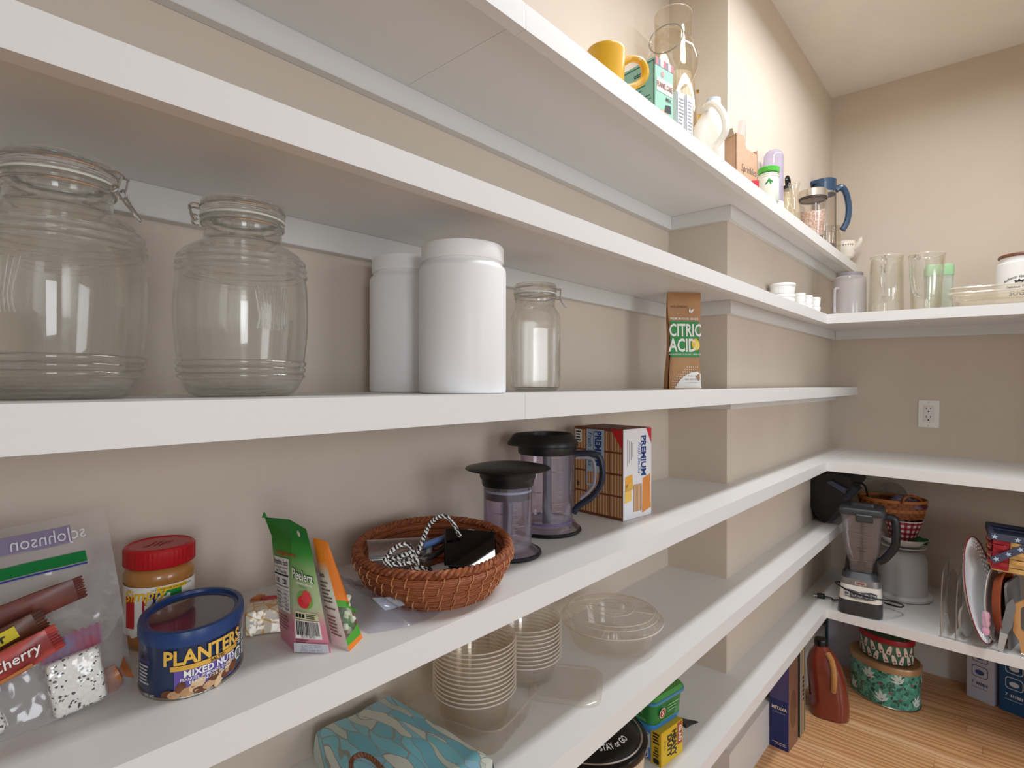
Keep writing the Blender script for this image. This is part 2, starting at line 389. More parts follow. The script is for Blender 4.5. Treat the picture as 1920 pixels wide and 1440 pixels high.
# shelves: solid painted boards on wall cleats
YJ = at(985, 760, 0, XF).y
lab = dict(A='white painted wall shelf, the highest one, holding the yellow mug', B='white painted shelf turning the corner with ramekins and glass pitchers',
           C='white painted shelf carrying the barrel jars and white canisters', D='white painted shelf turning the corner with basket and cracker box',
           E='white painted shelf with the clear plastic food containers', F='white painted shelf turning the corner, lowest one, with blender')
for k in 'ABCDEF':
    z1 = ZS[k]; z0 = z1 - TH[k]; zm = z1 - .019; xt = XF - .019; t = thing('wall_shelf', lab[k], 'shelf', (XW, 0, z0))
    T = Matrix.Translation((-XW, 0, -z0)); L2 = k in 'BDF'; g = .0003; joint = k in 'AC'
    # board notched round the bump-out, thin plywood behind a taller face trim
    for (ya, yb) in (((YF, YJ-g), (YJ+g, YB)) if joint else ((YF, YB),)):
        if yb > YP: MB().prism([(XW, ya), (xt, ya), (xt, yb), (XP, yb), (XP, YP), (XW, YP)], zm, z1).xf(T).obj('shelf_board', WHITE, t, smooth=False)
        else: MB().box(XW, xt, ya, yb, zm, z1).xf(T).obj('shelf_board', WHITE, t, smooth=False)
        MB().box(xt, XF, ya, yb if not L2 else YI+.019, z0, z1).xf(T).obj('face_trim', WHITE, t, smooth=False)
    if L2:
        zz = lambda x, z: z + SL*(x - XF)
        def slab(y0, y1, za, zb_, nm, m=WHITE, x0=XF+.0001):
            mb = MB(); mb.loft([[(x, y0, zz(x, za)), (x, y1, zz(x, za)), (x, y1, zz(x, zb_)), (x, y0, zz(x, zb_))] for x in (x0, XR)])
            mb.xf(T).obj(nm, m, t, smooth=False)
        slab(YI, YI+.019, z0, z1, 'face_trim'); YS = 2.40
        slab(YI+.0192, YS-.0008, zm, z1, 'shelf_board', x0=xt); slab(YS+.0008, YB, zm, z1-.0012, 'shelf_board', x0=xt)
        slab(YB-.018, YB, zm-.038, zm, 'wall_cleat', TRIM, XP+.019)
    for (a, b, c, d) in ((XW, XW+.018, YF, YP), (XW+.018, XP+.018, YP-.018, YP), (XP, XP+.018, YP, YB)):
        MB().box(a, b, c, d, zm-.038, zm, .001, 1).xf(T).obj('wall_cleat', TRIM, t)
# wall outlet on the back wall
a = at(1722, 750.5, 1, YB); b = at(1761, 802, 1, YB); OX, OZ = (a.x+b.x)/2, (a.z+b.z)/2
PLATE = mat('outlet_plastic', 'efece6', .35)
t = thing('wall_outlet', 'white duplex power outlet with wall plate on the back wall', 'outlet', (OX, YB, OZ), (0, TILT, 0))
MB().box(-.0345, .0345, -.006, .001, -.055, .055, .003, 2).obj('cover_plate', PLATE, t)
MB().box(-.0168, .0168, -.0085, -.004, -.0335, .0335, .0015, 2).obj('receptacle', mat('outlet_insert', 'e6e2dc', .4), t)
DARK = mat('dark_slot', '1c1a1a', .7)
fnp = planar((0, -.0085, 0), (1, 0, 0), (0, 0, 1), .0003)
for zz_ in (.016, -.018):
    bars(t, [(-.0075, -.0052, zz_+.002, zz_+.0105), (.0052, .0075, zz_+.003, .0095+zz_)], fnp, DARK, 'slot', 1)
    shape2d(t, ell(0, zz_-.006, .003, .003, 10), fnp, DARK, 'ground_hole')
for zz_ in (.047, -.047): shape2d(t, ell(0, zz_, .0022, .0022, 10), planar((0, -.006, 0), (1, 0, 0), (0, 0, 1), .0003), mat('screw_head', 'b9b5ae', .4, .5), 'screw')

# ================================================================== shelf C
GLASS = glass_mat('green_tint_glass', 'fefefd', 1.45, .28)
THIN = film('thin_clear_glass', 'fbfdfa', .015, rough=.02, refl=.9, edge='c9d3c6')
STEEL = mat('steel_wire', 'c9c9c8', .25, 1.)
RUBBER = mat('clear_gasket', 'dfe3da', .4)
JS = 1.0
def ring_shape(z, r, amp=.0019, w=.0028): return [(r, z-w), (r+amp, z-w*.4), (r+amp, z+w*.4), (r, z+w)]
def barrel_jar(loc, rz, label, clamp_deg, lever=1):
    t = thing('barrel_jar', label, 'glass jar', loc, rz, 'barrel shaped clamp jars')
    prof = [(.043, .0), (.050, .003), (.0545, .010), (.0580, .017)]
    for z, r in ((.021, .0590), (.0275, .0597), (.034, .0604)): prof += ring_shape(z, r)
    prof += [(.0622, .052), (.0637, .070), (.0642, .085), (.0638, .100), (.0626, .118)]
    for z, r in ((.1275, .0613), (.134, .0606), (.1405, .0594)): prof += ring_shape(z, r)
    prof += [(.0565, .1475), (.0505, .1525), (.0425, .1565), (.0385, .1590), (.0372, .1630), (.0372, .1730), (.0383, .1765), (.0400, .1785), (.0400, .1815), (.0385, .1830)]
    MB().lathe(wall_prof(prof, .0032, .006), 72).obj('jar_body', GLASS, t, ang=50)
    MB().lathe([(0, .1845), (.0395, .1845), (.0408, .1865), (.0408, .1895), (.0392, .1910), (.0392, .1945), (.0402, .1960), (.0402, .1985), (.0385, .2005), (.032, .2015), (.029, .2000), (0, .1995)], 64).obj('glass_lid', GLASS, t, ang=50)
    MB().lathe([(.0345, .1828), (.0405, .1828), (.0412, .1838), (.0405, .1848), (.0345, .1848)], 56).obj('gasket', RUBBER, t)
    a = R(clamp_deg); ca, sa = math.cos(a), math.sin(a); rad = Vector((ca, sa, 0)); tan = Vector((-sa, ca, 0)); up = Vector((0, 0, 1))
    def Q(r, s, z): return rad*r + tan*s + up*z
    ring = [(.0392*math.cos(2*PI*k/56), .0392*math.sin(2*PI*k/56), .1765) for k in range(56)]
    MB().tube(ring, .0011, 6, closed=True).obj('neck_wire', STEEL, t)
    lidring = [(.0404*math.cos(2*PI*k/56), .0404*math.sin(2*PI*k/56), .1928) for k in range(56)]
    MB().tube(lidring, .0010, 6, closed=True).obj('lid_wire', STEEL, t)
    MB().tube(smooth_path([Q(.041, -.008, .1928), Q(.046, -.008, .1932), Q(.0495, -.006, .191), Q(.0495, 0, .1905), Q(.0495, .006, .191), Q(.046, .008, .1932), Q(.041, .008, .1928)], 5), .0011, 6).obj('bail_loop', STEEL, t)
    for s in (-1, 1):
        MB().tube(smooth_path([Q(.0405, s*.011, .1765), Q(.0445, s*.0105, .176), Q(.0468, s*.0085, .179), Q(.0455, s*.0065, .1825), Q(.0425, s*.0075, .181)], 5), .0011, 6).obj('pivot_coil', STEEL, t)
        MB().tube(smooth_path([Q(.0462, s*.0065, .1795), Q(.048, s*.0062, .185), Q(.0492, s*.0058, .1915)], 4), .0010, 6).obj('link_wire', STEEL, t)
    if lever:
        MB().tube(smooth_path([Q(.0462, -.0085, .1775), Q(.0505, -.007, .170), Q(.0575, -.004, .160), Q(.0610, 0, .1545), Q(.0575, .004, .160), Q(.0505, .007, .170), Q(.0462, .0085, .1775)], 5), .0011, 6).obj('clamp_lever', STEEL, t)
    # moulded fan of ribs
    mb = MB(); face = R(-18)
    def RR(z):
        for (r0, z0), (r1, z1) in zip(prof, prof[1:]):
            if z0 <= z <= z1 and z1 > z0: return r0 + (r1-r0)*(z-z0)/(z1-z0)
        return .063
    for k in range(11):
        u = (k-5)/5; p = []
        for j in range(7):
            v = j/6; z = .066 + .042*v; ang = face + u*(.20 + .12*abs(v-.28))
            p.append(((RR(z)+.0001)*math.cos(ang), (RR(z)+.0001)*math.sin(ang), z))
        mb.tube(p, .0007, 5)
    mb.obj('moulded_fan', GLASS, t)
    return t
barrel_jar((-.600, .096, ZS['C']), R(-28), 'barrel glass clamp jar with its lever hanging on the lid side near the peanut butter', 82)
barrel_jar((-.600, .248, ZS['C']), R(20), 'barrel glass clamp jar standing between the other barrel jar and the white canisters', -128, 0)
HDPE = mat('milky_plastic', 'f3f4f6', .38, sss=.15)
def canister(loc, r, h, label):
    t = thing('plastic_canister', label, 'canister', loc, 0, 'tall white plastic canisters')
    pr = [(0, 0), (r-.004, 0), (r-.0012, .0015), (r, .005), (r, h-.034), (r-.001, h-.030), (r-.0045, h-.0268), (r-.0055, h-.024), (r-.0055, h-.004), (0, h-.004)]
    MB().lathe(pr, 56).obj('canister_body', HDPE, t)
    MB().lathe([(0, h-.022), (r-.0035, h-.022), (r-.003, h-.0205), (r-.003, h-.003), (r-.0045, h-.0005), (r-.007, h), (r-.009, h-.0006), (0, h-.0006)], 56).obj('screw_lid', mat('milky_lid', 'f5f6f7', .4), t)
    return t
canister((-.681, .5246, ZS['C']), .056, .2, 'tall white plastic canister standing behind its twin, nearer the wall')
canister((-.553, .519, ZS['C']), .0588, .1975, 'tall white plastic canister at the shelf edge, partly hiding its twin')
# squared clamp jar
def sq(a, n=4.): return 1. / (abs(math.cos(a))**n + abs(math.sin(a))**n) ** (1/n)
t = thing('square_clamp_jar', 'square glass clamp jar with rounded corners beside the white canisters', 'glass jar', (-.640, .780, ZS['C']), R(48))
def sqlathe(prof, sqf, seg=64):
    mb = MB(); rows = []
    rings = []
    for (r, z), f in zip(prof, sqf):
        rings.append([(r*(1+(sq(2*PI*j/seg)-1)*f)*math.cos(2*PI*j/seg), r*(1+(sq(2*PI*j/seg)-1)*f)*math.sin(2*PI*j/seg), z) for j in range(seg)])
    return mb.loft(rings)
pr = [(.034, 0), (.0385, .002), (.0425, .008), (.0432, .02), (.0432, .122), (.0425, .134), (.040, .143), (.0375, .149), (.0362, .153), (.0362, .168), (.0378, .170), (.0378, .174)]
fq = [1, 1, 1, 1, 1, .95, .7, .3, 0, 0, 0, 0]
inn = [(max(r-.003, .001), max(z, .006)) for r, z in reversed(pr)]
sqlathe(pr + inn, fq + fq[::-1]).obj('jar_body', GLASS, t, ang=50)
MB().lathe([(0, .1755), (.038, .1755), (.0392, .1772), (.0392, .180), (.0378, .1815), (.0378, .186), (.0386, .1875), (.0386, .190), (.037, .192), (0, .1925)], 48).obj('glass_lid', GLASS, t, ang=50)
MB().lathe([(.033, .174), (.039, .174), (.039, .1757), (.033, .1757)], 40).obj('gasket', RUBBER, t)
for z_, r_ in ((.1672, .0373), (.184, .0386)):
    MB().tube([(r_*math.cos(2*PI*k/48), r_*math.sin(2*PI*k/48), z_) for k in range(48)], .0011, 6, closed=True).obj('wire_ring', STEEL, t)
a = R(-12); rad = Vector((math.cos(a), math.sin(a), 0)); tan = Vector((-rad.y, rad.x, 0))
for pts in ([(.039, -.008, .184), (.046, -.007, .1835), (.0465, 0, .1825), (.046, .007, .1835), (.039, .008, .184)],
            [(.038, -.010, .1672), (.044, -.009, .167), (.0455, -.007, .173), (.0455, -.005, .182)], [(.038, .010, .1672), (.044, .009, .167), (.0455, .007, .173), (.0455, .005, .182)],
            [(.044, -.009, .168), (.050, -.007, .158), (.0555, 0, .150), (.050, .007, .158), (.044, .009, .168)]):
    MB().tube(smooth_path([rad*p[0] + tan*p[1] + Vector((0, 0, p[2])) for p in pts], 5), .0011, 6).obj('clamp_wire', STEEL, t)

# paper pouch of citric acid ---------------------------------------------
def pouch_rings(w0, w1, d0, h, lean=0., levels=14, topd=.002, neck=.0, wob=0., n=28):
    rings = []
    for k in range(levels+1):
        v = k/levels; w = w0 + (w1-w0)*v - neck*math.sin(PI*min(1, v*1.15))**2; d = topd + (d0-topd)*(1-v)**.8
        ring = []
        for j in range(n):
            a = 2*PI*j/n; q = sq(a, 4.) if v < .999 else 1
            x = w/2*math.cos(a)*min(q, 1.15); y = d/2*math.sin(a)*min(q, 1.15)
            y += wob*math.sin(5*v*PI + x*90)*v*(1-v)*2
            ring.append((max(-w/2, min(w/2, x)), y - lean*v*v, h*v))
        rings.append(ring)
    return rings
KRAFT = mat('kraft_paper', 'b68a5e', .6, col2='aa7c52', nscale=20, bump=.25, bscale=70)
PRW = mat('print_white', 'f1efe9', .5); PRK = mat('print_black', '1b1a1c', .5); PRG = mat('print_green', '1f8a3c', .4, bump=.15, bscale=90); PRY = mat('print_yellow', 'f2c21d', .45)
PRR = mat('print_red', 'c8202c', .45); PRGR = mat('print_grey', '8f8f93', .5); PRN = mat('print_navy', '20306e', .45); PRO = mat('print_orange', 'f08a1c', .45)
CX_, CYY = -.622, 1.352
face = math.atan2(0 - CX_, 0 - CYY)   # turn the front towards the room
t = thing('citric_acid_pouch', 'brown paper pouch of citric acid leaning against the bump-out wall', 'food pouch', (CX_+.004, CYY-.012, ZS['C']), R(49))
def pz(u, v):      # front surface of the pouch
    h = .243; k = min(max(v/h, 0), 1); w = .086 + .002*k - .012*math.sin(PI*min(1, k*1.15))**2
    d = .002 + (.050-.002)*(1-k)**.8
    uu = max(-.98, min(.98, u/(w/2))); bulge = (1-abs(uu)**10)**.1
    return Vector((u, -d/2*bulge*1.0 - .012*k*k - .0016, v))
mb = MB(); nu, nv = 20, 20
h = .243
def W(v): return .086 + .002*v - .012*math.sin(PI*min(1, v*1.15))**2
mb.grid(lambda a, b: pz((a-.5)*W(b)*.999, h*b) + Vector((0, .0016, 0)), nu, nv)
mb.grid(lambda a, b: Vector(((.5-a)*W(b)*.999, (.002+.048*(1-b)**.8)/2*(1-abs(1-2*a)**5*.95)**.2 - .012*b*b, h*b)), nu, nv)
for s in (-1, 1):
    mb.grid(lambda a, b: Vector((s*W(b)/2*(1 - .12*math.sin(PI*a)*(1-b)), (-1+2*a)*(.002+.048*(1-b)**.8)/2*.55 - .012*b*b, h*b)), 6, nv)
mb.loft([[(-.043, -.025, .0005), (.043, -.025, .0005), (.043, .025, .0005), (-.043, .025, .0005)], [(-.0425, -.0245, .001), (.0425, -.0245, .001), (.0425, .0245, .001), (-.0425, .0245, .001)]])
mb.obj('paper_bag', KRAFT, t, ang=50)
pz2 = lambda u, v: pz(u, v) - Vector((0, .0012, 0))
pz3 = lambda u, v: pz(u, v) - Vector((0, .0018, 0))
panel(t, -.038, .038, .080, .170, pz, PRG, 10, 10, 'green_label')
lettering(t, 'CITRIC', .044, pz2, PRW, .001, .146, .02, .62); lettering(t, 'ACID', .046, pz2, PRW, -.006, .108, .022, .66)
lettering(t, 'PREMIUM FOOD GRADE', .0085, pz2, PRW, -.002, .176, .01, .8); lettering(t, 'NO ADDITIVES, NON-GMO, APPROVED', .0055, pz2, PRW, 0, .0865, .01, .85)
lettering(t, 'MILLEFRESH', .0095, pz, mat('print_brown', '6d4a2b', .5), -.014, .206, 0, .9)
shape2d(t, ell(.028, .112, .011, .015, 16, .2), pz2, PRY, 'printed_lemon'); shape2d(t, ell(.031, .110, .007, .011, 16, .2), pz3, mat('print_lemon_light', 'f7dc6a', .5), 'printed_lemon_slice')
shape2d(t, [(.012, .190), (.010, .197), (.013, .204), (.016, .196)], pz2, PRW, 'printed_leaf'); shape2d(t, [(.014, .189), (.020, .193), (.025, .202), (.017, .199)], pz2, PRW, 'printed_leaf')
shape2d(t, [(-.030, .002), (.0405, .002), (.0405, .038), (.030, .044), (.014, .042), (-.002, .034), (-.018, .020)], pz, PRW, 'white_corner')
lettering(t, '2 LB 3.3 OZ', .006, pz3, PRGR, .020, .033); lettering(t, '100% ANHYDROUS', .0065, pz3, PRGR, .018, .024, .01, .8); bars(t, [(-.004, .008, .0155, .016), (.028, .038, .0155, .016)], pz3, PRGR)
lettering(t, 'POWDER', .0045, pz3, PRGR, .018, .016)
bars(t, [(-.036+.0055*k, -.034+.0055*k, .006+j*.006, .008+j*.006) for j in range(9) for k in range(14) if j*.006 > .0045*(k-1) - .004 and j*.006 < .0045*k+.018], pz2, PRW, 'printed_dots', 1)

# ================================================================== shelf D
zD = ZS['D']
BLK = mat('black_plastic', '17171a', .38, bump=.03, bscale=200); BLKG = mat('black_gloss_plastic', '121214', .18)
# --- zip bag of sweets ----------------------------------------------------
BAGF = film('zip_bag_film', 'fbfbfc', .15, 'e8e8ee', .10, 1.6, bump=1., bscale=34)
t = thing('zip_bag', 'clear resealable plastic bag with green zip strip, full of sweets', 'plastic bag', (-.60, .045, zD))
def bagx(u, v, side):      # u along the shelf, v up; bag leans back to the wall
    z = .138*v*(1 + .10*u); bul = .021*math.sin(PI*min(1, u*1.02))**.5*max(0, 1-(v/.78)**2)
    wr = .0022*noise.noise(Vector((u*7, v*6, side*3.)))*(.3+v) + .0008*noise.noise(Vector((u*23, v*20, side)))
    return Vector((-.004 - .072*v**1.4 + side*bul + wr + (.0006*side), -.108 + .213*u - .006*v*u, z + .0005))
for s, nm in ((1, 'front_film'), (-1, 'back_film')):
    MB().grid(lambda a, b: bagx(a, b*(1.0 if s < 0 else .86), s), 34, 26).obj(nm, BAGF, t, ang=180)
zipm = mat('green_zip', '0f7a3c', .3)
mb = MB()
def zipc(u, dv, off): p = bagx(u, .735 + .03*math.sin(u*2.4-.3) + dv, 1); return p + Vector((off, 0, 0))
mb.grid(lambda a, b: zipc(a*.90, -.028+.056*b, .0016), 30, 3).grid(lambda a, b: zipc(a*.90, -.028+.056*b, -.0014), 30, 3).obj('zip_strip', zipm, t)
MB().grid(lambda a, b: zipc(a*.90, -.042+.008*b, .0012), 30, 1).obj('zip_line', mat('zip_blue', '2b3f9a', .3), t)
MB().grid(lambda a, b: bagx(a*.86, .85+.10*b, -1) + Vector((.0012, 0, 0)), 24, 4).obj('printed_band', mat('bag_print_violet', '8a7f9b', .5), t)
fnb = lambda x, y: bagx((x+.108)/.213, .90 + y/.138, -1) + Vector((.0026, 0, 0))
lettering(t, 'scJohnson', .014, fnb, mat('bag_print_white', 'dcdce6', .5), .058, 0, 0, -1.)
# wrapped snacks inside the bag
XB = -.606
def wrapper(name, label, cat, p0, p1, w, d, m, x, crimp=True, roll=0., group=None):
    """bar shaped snack in foil between two points of the bag's plane"""
    a = Vector((0, p0[0], p0[1])); b = Vector((0, p1[0], p1[1])); L = (b-a).length; ang = math.atan2(b.z-a.z, b.y-a.y)
    t = bpy.data.objects.new(name, None); C.objects.link(t); tag(t, label, cat, group); t.location = (x, (a.y+b.y)/2, (a.z+b.z)/2); t.rotation_euler = (ang, roll, 0)
    rings = []
    for k in range(13):
        u = -1 + 2*k/12; f = 1 - max(0, (abs(u)-.78)/.22)**.6 if crimp else 1 - max(0, (abs(u)-.94)/.06)**2*.3
        rings.append([(d/2*max(f, .06)*math.cos(2*PI*j/16)*sq(2*PI*j/16, 3.), u*L/2, w/2*(.92+.08*f)*math.sin(2*PI*j/16)*min(1.12, sq(2*PI*j/16, 3.)) + .0008*noise.noise(Vector((u*5, j, 1)))) for j in range(16)])
    MB().loft(rings).obj('wrapper', m, t); t['_d'] = d
    if crimp:
        for s in (-1, 1):
            mb = MB(); mb.grid(lambda a_, b_: Vector((.0006*math.sin(a_*60), s*(L/2 + .006*b_ + (.0012 if (b_ > .9 and int(a_*14) % 2) else 0)), -w*.46 + w*.92*a_)), 28, 2); mb.obj('crimped_end', m, t)
    return t, planar((d/2*1.0, 0, 0), (0, 1, 0), (0, 0, 1), .0012)
CHERRY = wave_mat('cherry_wrapper', '8c2f2c', 'b9493f', 9., 6., .28, 'Z', 2.); BROWNW = mat('brown_wrapper', '4a2a20', .3, col2='6a3a25', nscale=30)
REDW = mat('dark_red_wrapper', '5e342f', .3, col2='7a4238', nscale=25)
q, fn = wrapper('snack_bar', 'red wrapped chocolate cherry snack bar inside the zip bag', 'snack bar', (.040-.075, zD+.022), (.088, zD+.068), .024, .010, CHERRY, XB+.021)
lettering(q, 'Chocolate Cherry', .0115, fn, PRW, .018, .002, .01, .95, shear=.2)
bars(q, [(-.058, .05, -.0095, -.0070)], fn, mat('wrap_gold', 'b9763a', .4), 'printed_stripe')
q, fn = wrapper('snack_bar', 'brown snack bar with yellow name band inside the zip bag', 'snack bar', (-.03, zD+.034), (.082, zD+.078), .026, .009, BROWNW, XB+.006)
panel(q, -.02, .048, .001, .011, fn, mat('wrap_yellow', 'd8c62e', .4)); lettering(q, 'rmer', .0105, lambda x, y: fn(x, y) + Vector((.0006, 0, 0)), PRK, .030, .006, .02); lettering(q, 'STIX', .005, fn, PRW, .014, -.004, .02)
q, fn = wrapper('snack_bar', 'plain dark red snack bar lying uppermost inside the zip bag', 'snack bar', (-.06, zD+.058), (.110, zD+.096), .022, .008, REDW, XB-.010)
SPECK = voro_mat('speckled_nougat', ['e9e6df', 'e4e1da', 'efece6', 'e9e6df', 'f0eee8', 'e6e3dc', 'eae7e0', 'ece9e3', '34323a'], 520., .6, bump=.15)
def nougat(loc, rot, w, h, d, label, wrapc):
    t = thing('nougat_block', label, 'sweet', loc, rot, 'speckled sweets in the zip bag')
    MB().box(-d/2, d/2, -w/2, w/2, 0, h, .004, 3).obj('block', SPECK, t)
    cl = film('sweet_wrap', 'ffffff', .03, rough=.1, refl=1.4, bump=.6, bscale=60)
    mb = MB().box(-d/2-.0008, d/2+.0008, -w/2-.0012, w/2+.0012, -.0008, h+.001, .004, 2)
    mb.obj('clear_wrap', cl, t)
    mb = MB(); mb.grid(lambda a, b: Vector((.004*math.sin(b*2) + .0007*math.sin(a*50), -w/2*1.1 + w*1.15*a, h + .018*b + (.0012 if (b > .9 and int(a*16) % 2) else 0))), 32, 3); mb.obj('crimped_end', wrapc, t)
nougat((XB+.020, .1085, zD+.004), (R(7), R(-6), 0), .036, .046, .014, 'white black-speckled sweet in clear wrap standing inside the zip bag', mat('wrap_red_end', '9b5563', .3, col2='77809f', nscale=40))
nougat((XB+.024, .040, zD+.003), (R(12), R(-35), 0), .045, .030, .013, 'white black-speckled sweet in clear wrap lying low inside the zip bag', mat('wrap_pale_end', 'c9c9d2', .3))
t = thing('caramel_sweet', 'small brown caramel sweet in cellophane inside the zip bag', 'sweet', (XB+.002, .134, zD+.012), (R(20), 0, 0))
MB().loft([[(.006*math.cos(2*PI*j/10)*k, y, .012*k*math.sin(2*PI*j/10)) for j in range(10)] for y, k in ((-.014, 1.0), (-.008, .35), (-.006, .9), (0, 1.0), (.006, .9), (.008, .35), (.014, 1.0))]).obj('wrapped_sweet', mat('caramel', 'b5703c', .25, col2='8f4f28', nscale=80), t)
# --- peanut butter --------------------------------------------------------
t = thing('peanut_butter_jar', 'peanut butter jar with red ribbed lid behind the blue nut can', 'food jar', (-.692, .1974, zD), 0)
r = .0335; PB = mat('peanut_butter', 'b07a3e', .3, col2='a86f35', nscale=15, coat=.6)
MB().lathe([(0, 0), (r-.004, 0), (r-.001, .003), (r, .008), (r-.0006, .014), (r-.0012, .016), (r-.0012, .067), (r, .070), (r, .076), (r-.002, .080), (r-.006, .084), (0, .084)], 48).obj('jar_body', PB, t)
fc = lambda x, y: cyl(r-.0006, R(-26), 0, .0004)(x, y)
panel(t, -.052, .052, .0165, .0665, fc, mat('label_white', 'ece9e4', .35), 36, 1, 'paper_label')
fc2 = cyl(r-.0006, R(-26), 0, .0008); fc3 = cyl(r-.0006, R(-26), 0, .0013)
panel(t, -.030, -.003, .024, .057, fc2, PRR, 8, 1, 'red_field'); panel(t, -.003, .026, .024, .060, fc2, PRN, 8, 1, 'blue_field'); panel(t, .008, .026, .0535, .062, cyl(r-.0006, R(-26), 0, .0011), PRG, 6, 1, 'green_flash')
lettering(t, 'Jif', .044, fc3, PRW, -.004, .040, .045, .95); lettering(t, 'Simply', .0165, cyl(r-.0006, R(-26), 0, .0019), PRY, -.010, .0585, .015, .95, shear=.3, rot=.10)
panel(t, .004, .032, .0615, .0655, fc3, PRY, 6, 1, 'yellow_ribbon'); lettering(t, 'LOW SODIUM 33% LESS SUGAR', .0028, cyl(r-.0006, R(-26), 0, .0018), PRK, .018, .0635)
rb = lambda a: 1 + .012*(1 if int(a/(2*PI)*96) % 2 else 0)
LIDR = mat('red_lid', 'b5161f', .35)
MB().lathe([(r-.0005, .0845), (r, .0855), (r, .1015)], 192, rb).lathe([(r-.003, .083), (r-.0005, .0845)], 96).lathe([(r, .1015), (r-.001, .1035), (r-.003, .1045), (r-.004, .1035), (0, .1035)], 96).obj('ribbed_lid', LIDR, t)
lettering(t, 'JIF', .024, planar((0, 0, .1037), (math.cos(R(50)), math.sin(R(50)), 0), (-math.sin(R(50)), math.cos(R(50)), 0), .0003), mat('red_lid_emboss', 'a2121a', .4), 0, 0, .02, .9, 'embossed_name')
# --- mixed nut can (mascot left off) --------------------------------------
PA, PBb, PTH = .0585, .0438, 2.6296
def oval(a): c, s_ = math.cos(a-PTH), math.sin(a-PTH); return PA*PBb/math.sqrt((PBb*c)**2 + (PA*s_)**2)/.05
def ovalfn(a0, off=.0004):
    def f(x, y):
        n = 24; a = a0; st = x/n          # walk along the outline so that letters keep their width
        for _ in range(n): a += st/(.05*oval(a))
        q_ = .05*oval(a) + off; return Vector((q_*math.cos(a), q_*math.sin(a), y))
    return f
t = thing('nut_can', 'oval navy can of mixed nuts with purple label in front of peanut butter', 'food can', (-.5949, .1985, zD), 0)
NAVY = mat('can_navy', '1f3358', .3, coat=.3)
MB().lathe([(0, .0005), (.047, .0005), (.0485, .0015), (.0495, .003), (.0495, .050), (0, .050)], 72, oval).obj('can_body', NAVY, t)
MB().lathe([(.047, 0), (.0500, 0), (.0505, .0012), (.0500, .0026), (.0490, .003)], 72, oval).obj('bottom_rim', mat('tin_rim', 'a9a49a', .3, 1.), t)
LIDB = mat('can_lid_blue', '22427a', .35)
MB().lathe([(.0492, .0455), (.0506, .0460), (.0508, .0470), (.0508, .0555), (.0500, .0585), (.0475, .0592), (.0450, .0588), (.0445, .0560), (.0420, .0556), (.041, .0552)], 72, oval).obj('lid_ring', LIDB, t)
MB().lathe([(0, .0552), (.0412, .0552)], 72, oval).obj('lid_window', mat('lid_window', '3c3c55', .12, coat=.5), t)
F0 = R(-9)
pf = ovalfn(F0, .0004); pf2 = ovalfn(F0, .0009); pf3 = ovalfn(F0, .0015)
PUR = mat('can_purple', '6b56a8', .35); GOLD = mat('can_gold', 'e3b04a', .4)
panel(t, -.024, .032, .0045, .0265, pf, PUR, 22, 1, 'purple_field'); panel(t, -.027, .036, .0255, .0298, pf2, GOLD, 22, 1, 'gold_band')
lettering(t, 'PLANTERS', .0175, pf3, mat('can_gold_text', 'f0bf52', .4), .0035, .0365, .03, .9); lettering(t, 'SALTED', .0042, pf3, PRK, .012, .0276, .02)
lettering(t, 'MIXED NUTS', .0082, pf3, PRW, .007, .0220, .03, 1.0); lettering(t, 'PEANUTS, ALMONDS, CASHEWS,', .0036, pf3, PRW, .006, .0172, .01, .95); lettering(t, 'BRAZIL NUTS & PECANS', .0036, pf3, PRW, .006, .0140, .01, .95)
shape2d(t, ell(.0385, .0185, .0058, .0062, 20), pf2, PRW, 'round_badge'); bars(t, lines(.0348, .0422, .0145, .0225, 4, .5, .2), pf3, NAVY, 'badge_print', 3)
bars(t, lines(.0372, .0435, .0265, .0375, 5, .5, .2, 4), pf3, PRW, 'fine_print', 3); bars(t, lines(-.062, -.047, .012, .030, 6, .5, .3, 3), pf3, mat('print_pale_blue', 'b8bccb', .5), 'fine_print', 4)
lettering(t, 'MIXED NUTS', .004, pf3, PUR, -.0545, .0325, .01, .7); lettering(t, 'NET WT', .0032, pf3, PRW, -.047, .004)
lettering(t, 'MIXED NUTS', .006, pf3, PRW, .048, .026, .02, .7, rot=R(90))
NUT1 = mat('nut_tan', 'c9a077', .5, col2='b98a5e', nscale=90); NUT2 = mat('nut_brown', '7a4a2e', .5, col2='5f3620', nscale=120); NUT3 = mat('nut_pale', 'd9b992', .5)
for k, (x, y, a, b, ro, m) in enumerate(((-.030, .0060, .0050, .0032, .3, NUT2), (-.024, .0050, .0055, .0035, .1, NUT1), (-.019, .0110, .0052, .0036, .9, NUT2), (-.013, .0062, .0065, .0042, .2, NUT1), (-.006, .0104, .0075, .0046, .6, NUT3),
        (-.004, .0050, .006, .003, -.2, NUT2), (.004, .0068, .006, .0035, .2, NUT1), (.010, .0122, .0068, .0042, .1, NUT2), (.013, .0072, .0075, .0034, .9, NUT3), (.020, .0092, .0055, .0038, .3, NUT2), (.023, .0142, .0058, .0036, 1.1, NUT1), (.029, .0110, .0060, .0045, .3, NUT2))):
    shape2d(t, ell(x, y, a, b, 16, ro), ovalfn(F0, .0007 + .00008*k), m, 'printed_nut')
